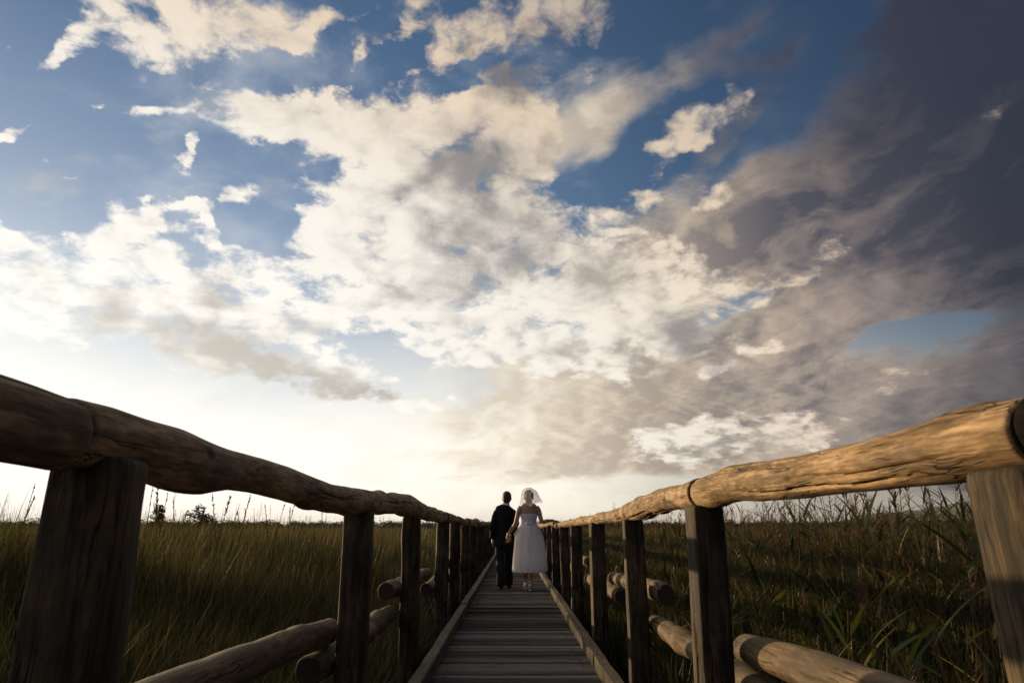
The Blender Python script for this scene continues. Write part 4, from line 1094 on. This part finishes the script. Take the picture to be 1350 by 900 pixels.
def bride():
    V, Fc = [], []
    tube(V, Fc, [(0, 0, .90), (0, 0, 1.0), (0, .0, 1.12), (0, .005, 1.25), (0, .0, 1.37), (0, -.005, 1.440), (0, .0, 1.475), (0, .008, 1.53)],
         [(.155, .112), (.148, .108), (.122, .090), (.140, .102), (.158, .088), (.128, .072), (.064, .060), (.057, .057)], 24)
    legs = ((-1, (-.078, .10, .52), (-.058, .17, .150)), (1, (.060, .02, .52), (.012, -.12, .150)))
    for s, kn, an in legs:
        tube(V, Fc, [(s*.080, 0, .94), (s*.085, .03, .74), kn, (kn[0]*.5+an[0]*.5, (kn[1]+an[1])/2-.025, .34), an], [.090, .074, .052, .050, .029], 14)
        tube(V, Fc, [(an[0], an[1]-.025, .115), (an[0], an[1]+.03, .105), (an[0]+s*.006, an[1]+.10, .045), (an[0]+s*.006, an[1]+.165, .026)], [(.024, .026), (.030, .030), (.034, .022), (.026, .014)], 10, 4)
    wl = JOIN - np.array((BX, BY, 0))
    rt = rail_z(1, 11.0)[0]
    arms = ((-1, (-.232, -.035, 1.12), (wl[0]-.005, wl[1]-.03, wl[2]+.085)), (1, (.228, -.045, 1.155), (.425, .01, rt+.030)))
    for s, eb, wr in arms:
        tube(V, Fc, [(s*.128, -.002, 1.398), (s*.174, -.008, 1.335), eb, ((eb[0]+wr[0])/2, (eb[1]+wr[1])/2-.005, (eb[2]+wr[2])/2), wr], [.048, .045, .037, .034, .023], 12)
    hand(V, Fc, (wl[0]-.005, wl[1]-.03, wl[2]+.08), (-.05, .12, -1), (.6, 1, 0), 1, .6, .92)
    hand(V, Fc, (.425, .01, rt+.028), (1, .15, -.12), (0, 0, -1), 1, .30, .92)
    head(V, Fc, (0, .02, 1.575), 1.04)
    body = fused('person', V, Fc, M_SKIN, None, .0045, 3, .35, loc=(BX, BY, 0))
    tag(body, 'woman in a white tea length dress and veil, resting one hand on the log rail', 'person')
    # dress: bodice and pleated skirt in one piece
    V, Fc = [], []; N = 144; rows = 54; rng = np.random.default_rng(4)
    prof = [(1.285, .158, .108), (1.24, .151, .110), (1.18, .138, .102), (1.125, .134, .099), (1.105, .142, .108), (1.06, .182, .146), (.98, .214, .176), (.86, .250, .206), (.72, .262, .222), (.56, .276, .236), (.42, .284, .242), (.33, .287, .245)]
    zs, rx, ry = map(np.array, zip(*prof))
    ph = np.cumsum(rng.uniform(.6, 1.4, N)); ph = ph/ph[-1]*2*PI
    for i in range(rows+1):
        z = 1.285 + (.33-1.285)*i/rows
        a_, b_ = np.interp(-z, -zs, rx), np.interp(-z, -zs, ry)
        open_ = np.clip((1.11-z)/.78, 0, 1)
        for k in range(N):
            a = 2*PI*k/N
            fold = (.060*math.sin(17*ph[k]+.6*z) + .036*math.sin(29*ph[k]+1.3) + .035*math.sin(5*a+.7+2*z))*open_**.7
            ruf = .012*math.sin(48*a)*max(0, 1-abs(z-1.10)/.05)
            hem = .012*abs(math.sin(36*a/2)) if i == rows else 0
            rr_ = 1 + fold + ruf
            V.append((a_*rr_*math.cos(a) + .008*open_, b_*rr_*math.sin(a) - .012*open_, z - hem + .012*open_*math.sin(3*a+1)))
    for i in range(rows):
        for k in range(N):
            a, b = i*N+k, i*N+(k+1) % N; Fc.append((a, a+N, b+N, b))
    dress = mesh_obj('dress', V, Fc, M_DRESS, body)
    # lace edging along the hem
    V, Fc = [], []; N2 = 120
    for k in range(N2):
        a = 2*PI*k/N2; r_ = 1.0 + .03*math.sin(17*a)
        for z, q in ((.375, .995), (.345, 1.01), (.315, 1.018), (.302 + .018*abs(math.sin(a*15)), 1.022)):
            V.append((.287*r_*q*math.cos(a)+.008, .245*r_*q*math.sin(a)-.012, z))
    for k in range(N2):
        for j in range(3):
            a, b = k*4+j, ((k+1) % N2)*4+j; Fc.append((a, a+1, b+1, b))
    mesh_obj('lace_hem', V, Fc, M_DRESS, dress)
    # bow with hanging tails at the back of the waist
    V, Fc = [], []
    ball(V, Fc, (0, -.112, 1.115), (.014, .012, .014), 12, 8)
    for s in (-1, 1):
        tube(V, Fc, [(0, -.112, 1.115), (s*.035, -.125, 1.135), (s*.062, -.122, 1.118), (s*.035, -.122, 1.100), (0, -.114, 1.113)], [(.006, .014)]*5, 8, 5)
        tube(V, Fc, [(0, -.114, 1.11), (s*.012, -.165, 1.02), (s*.02, -.225, .86), (s*.026, -.256, .66)], [(.010, .003), (.013, .003), (.015, .003), (.016, .003)], 8, 6)
    mesh_obj('waist_bow', V, Fc, M_DRESS, dress)
    # hair: pinned up at the back
    V, Fc = [], []
    ball(V, Fc, (0, -.004, 1.606), (.089, .106, .096), 24, 16)
    ball(V, Fc, (0, -.052, 1.568), (.080, .070, .090), 20, 12)
    ball(V, Fc, (0, -.098, 1.590), (.062, .052, .060), 18, 12)
    fused('hair', V, Fc, M_HAIR2, body, .006, 2, .7, folds=lambda co: (.003*math.sin(co.z*190+co.x*60), .003*math.sin(co.x*160+co.z*40), .002*math.sin(co.x*130)))
    # veil: a puffed dome falling to the shoulders, blown to the right
    V, Fc = [], []; N3, M3 = 72, 26
    for j in range(M3+1):
        t = j/M3; z = 1.736 - .370*t**1.25 - .05*t*abs(math.sin(3.5*a+.4)) + .10*t**2*max(0, math.cos(a))
        rx_ = .020 + .112*math.sin(min(1, t*2.4)*PI/2)**.8 + .045*t**2.0; ry_ = .020 + .125*math.sin(min(1, t*2.4)*PI/2)**.8 + .035*t**2
        for k in range(N3):
            a = 2*PI*k/N3; w_ = 1 + (.06*math.sin(5*a+1+t) + .035*math.sin(9*a+t*4))*t
            fl = max(0, math.cos(a-.15))**3*.050*t**1.6
            V.append((rx_*w_*math.cos(a) + fl + .012*t, ry_*w_*math.sin(a) - .035 - .02*t, z + .035*max(0, math.cos(a))*t**2 + .02*t*math.sin(5*a) - .06*t*max(0, -math.sin(a))*.6))
    for j in range(M3):
        for k in range(N3):
            a, b = j*N3+k, j*N3+(k+1) % N3; Fc.append((a, a+N3, b+N3, b))
    mesh_obj('veil', V, Fc, M_VEIL, body)
    for s, kn, an in legs:
        V, Fc = [], []; x, y = an[0], an[1]
        tube(V, Fc, [(x, y-.040, .118), (x, y-.02, .100), (x+s*.004, y+.05, .070), (x+s*.006, y+.12, .030), (x+s*.006, y+.175, .018)], [(.018, .030), (.030, .030), (.036, .022), (.038, .020), (.020, .012)], 14, 4)
        tube(V, Fc, [(x, y-.035, .10), (x, y-.042, .05), (x, y-.045, .002)], [.017, .008, .007], 10, 3)
        tube(V, Fc, [(x, y+.07, .020), (x+s*.006, y+.12, .008), (x+s*.006, y+.178, .008)], [(.030, .008), (.040, .008), (.022, .008)], 12, 3)
        sh = fused('shoe', V, Fc, M_WSHOE, body, .005, 2, .7)
        V, Fc = [], []
        for q in (-1, 1):
            tube(V, Fc, [(x, y-.03, .160), (x+q*.022, y-.040, .178), (x+q*.034, y-.035, .160), (x+q*.016, y-.036, .152), (x, y-.03, .160)], [.005]*5, 6, 4)
        tube(V, Fc, [(x+.031*math.cos(2*PI*k/12), y+.031*math.sin(2*PI*k/12), .160) for k in range(13)], [(.004, .006)]*13, 6, 1, xref=(0, 0, 1), cap=False)
        mesh_obj('ankle_ribbon', V, Fc, M_WSHOE, sh)
    eyes(body, (0, .02, 1.575), 1.04)
bride()

# ------------------------------------------------------------------ air between here and the hills
def haze():
    m, nt, out = new_mat('evening_haze')
    v = nt.new('ShaderNodeVolumePrincipled')
    v.inputs['Color'].default_value = (.80, .84, .92, 1); v.inputs['Density'].default_value = HAZE_D; v.inputs['Anisotropy'].default_value = .2
    nt.l.new(v.outputs[0], out.inputs['Volume'])
    bm = bmesh.new(); bmesh.ops.create_cube(bm, size=1)
    # the box holds the camera, the whole ground sheet and the hills
    bmesh.ops.scale(bm, vec=(18400, 18400, 131.6), verts=bm.verts); bmesh.ops.translate(bm, vec=(0, 0, -1.6 + 131.6/2), verts=bm.verts)
    o = bm_obj('haze', bm, m); o['kind'] = 'stuff'
HAZE_D = .00006
haze()
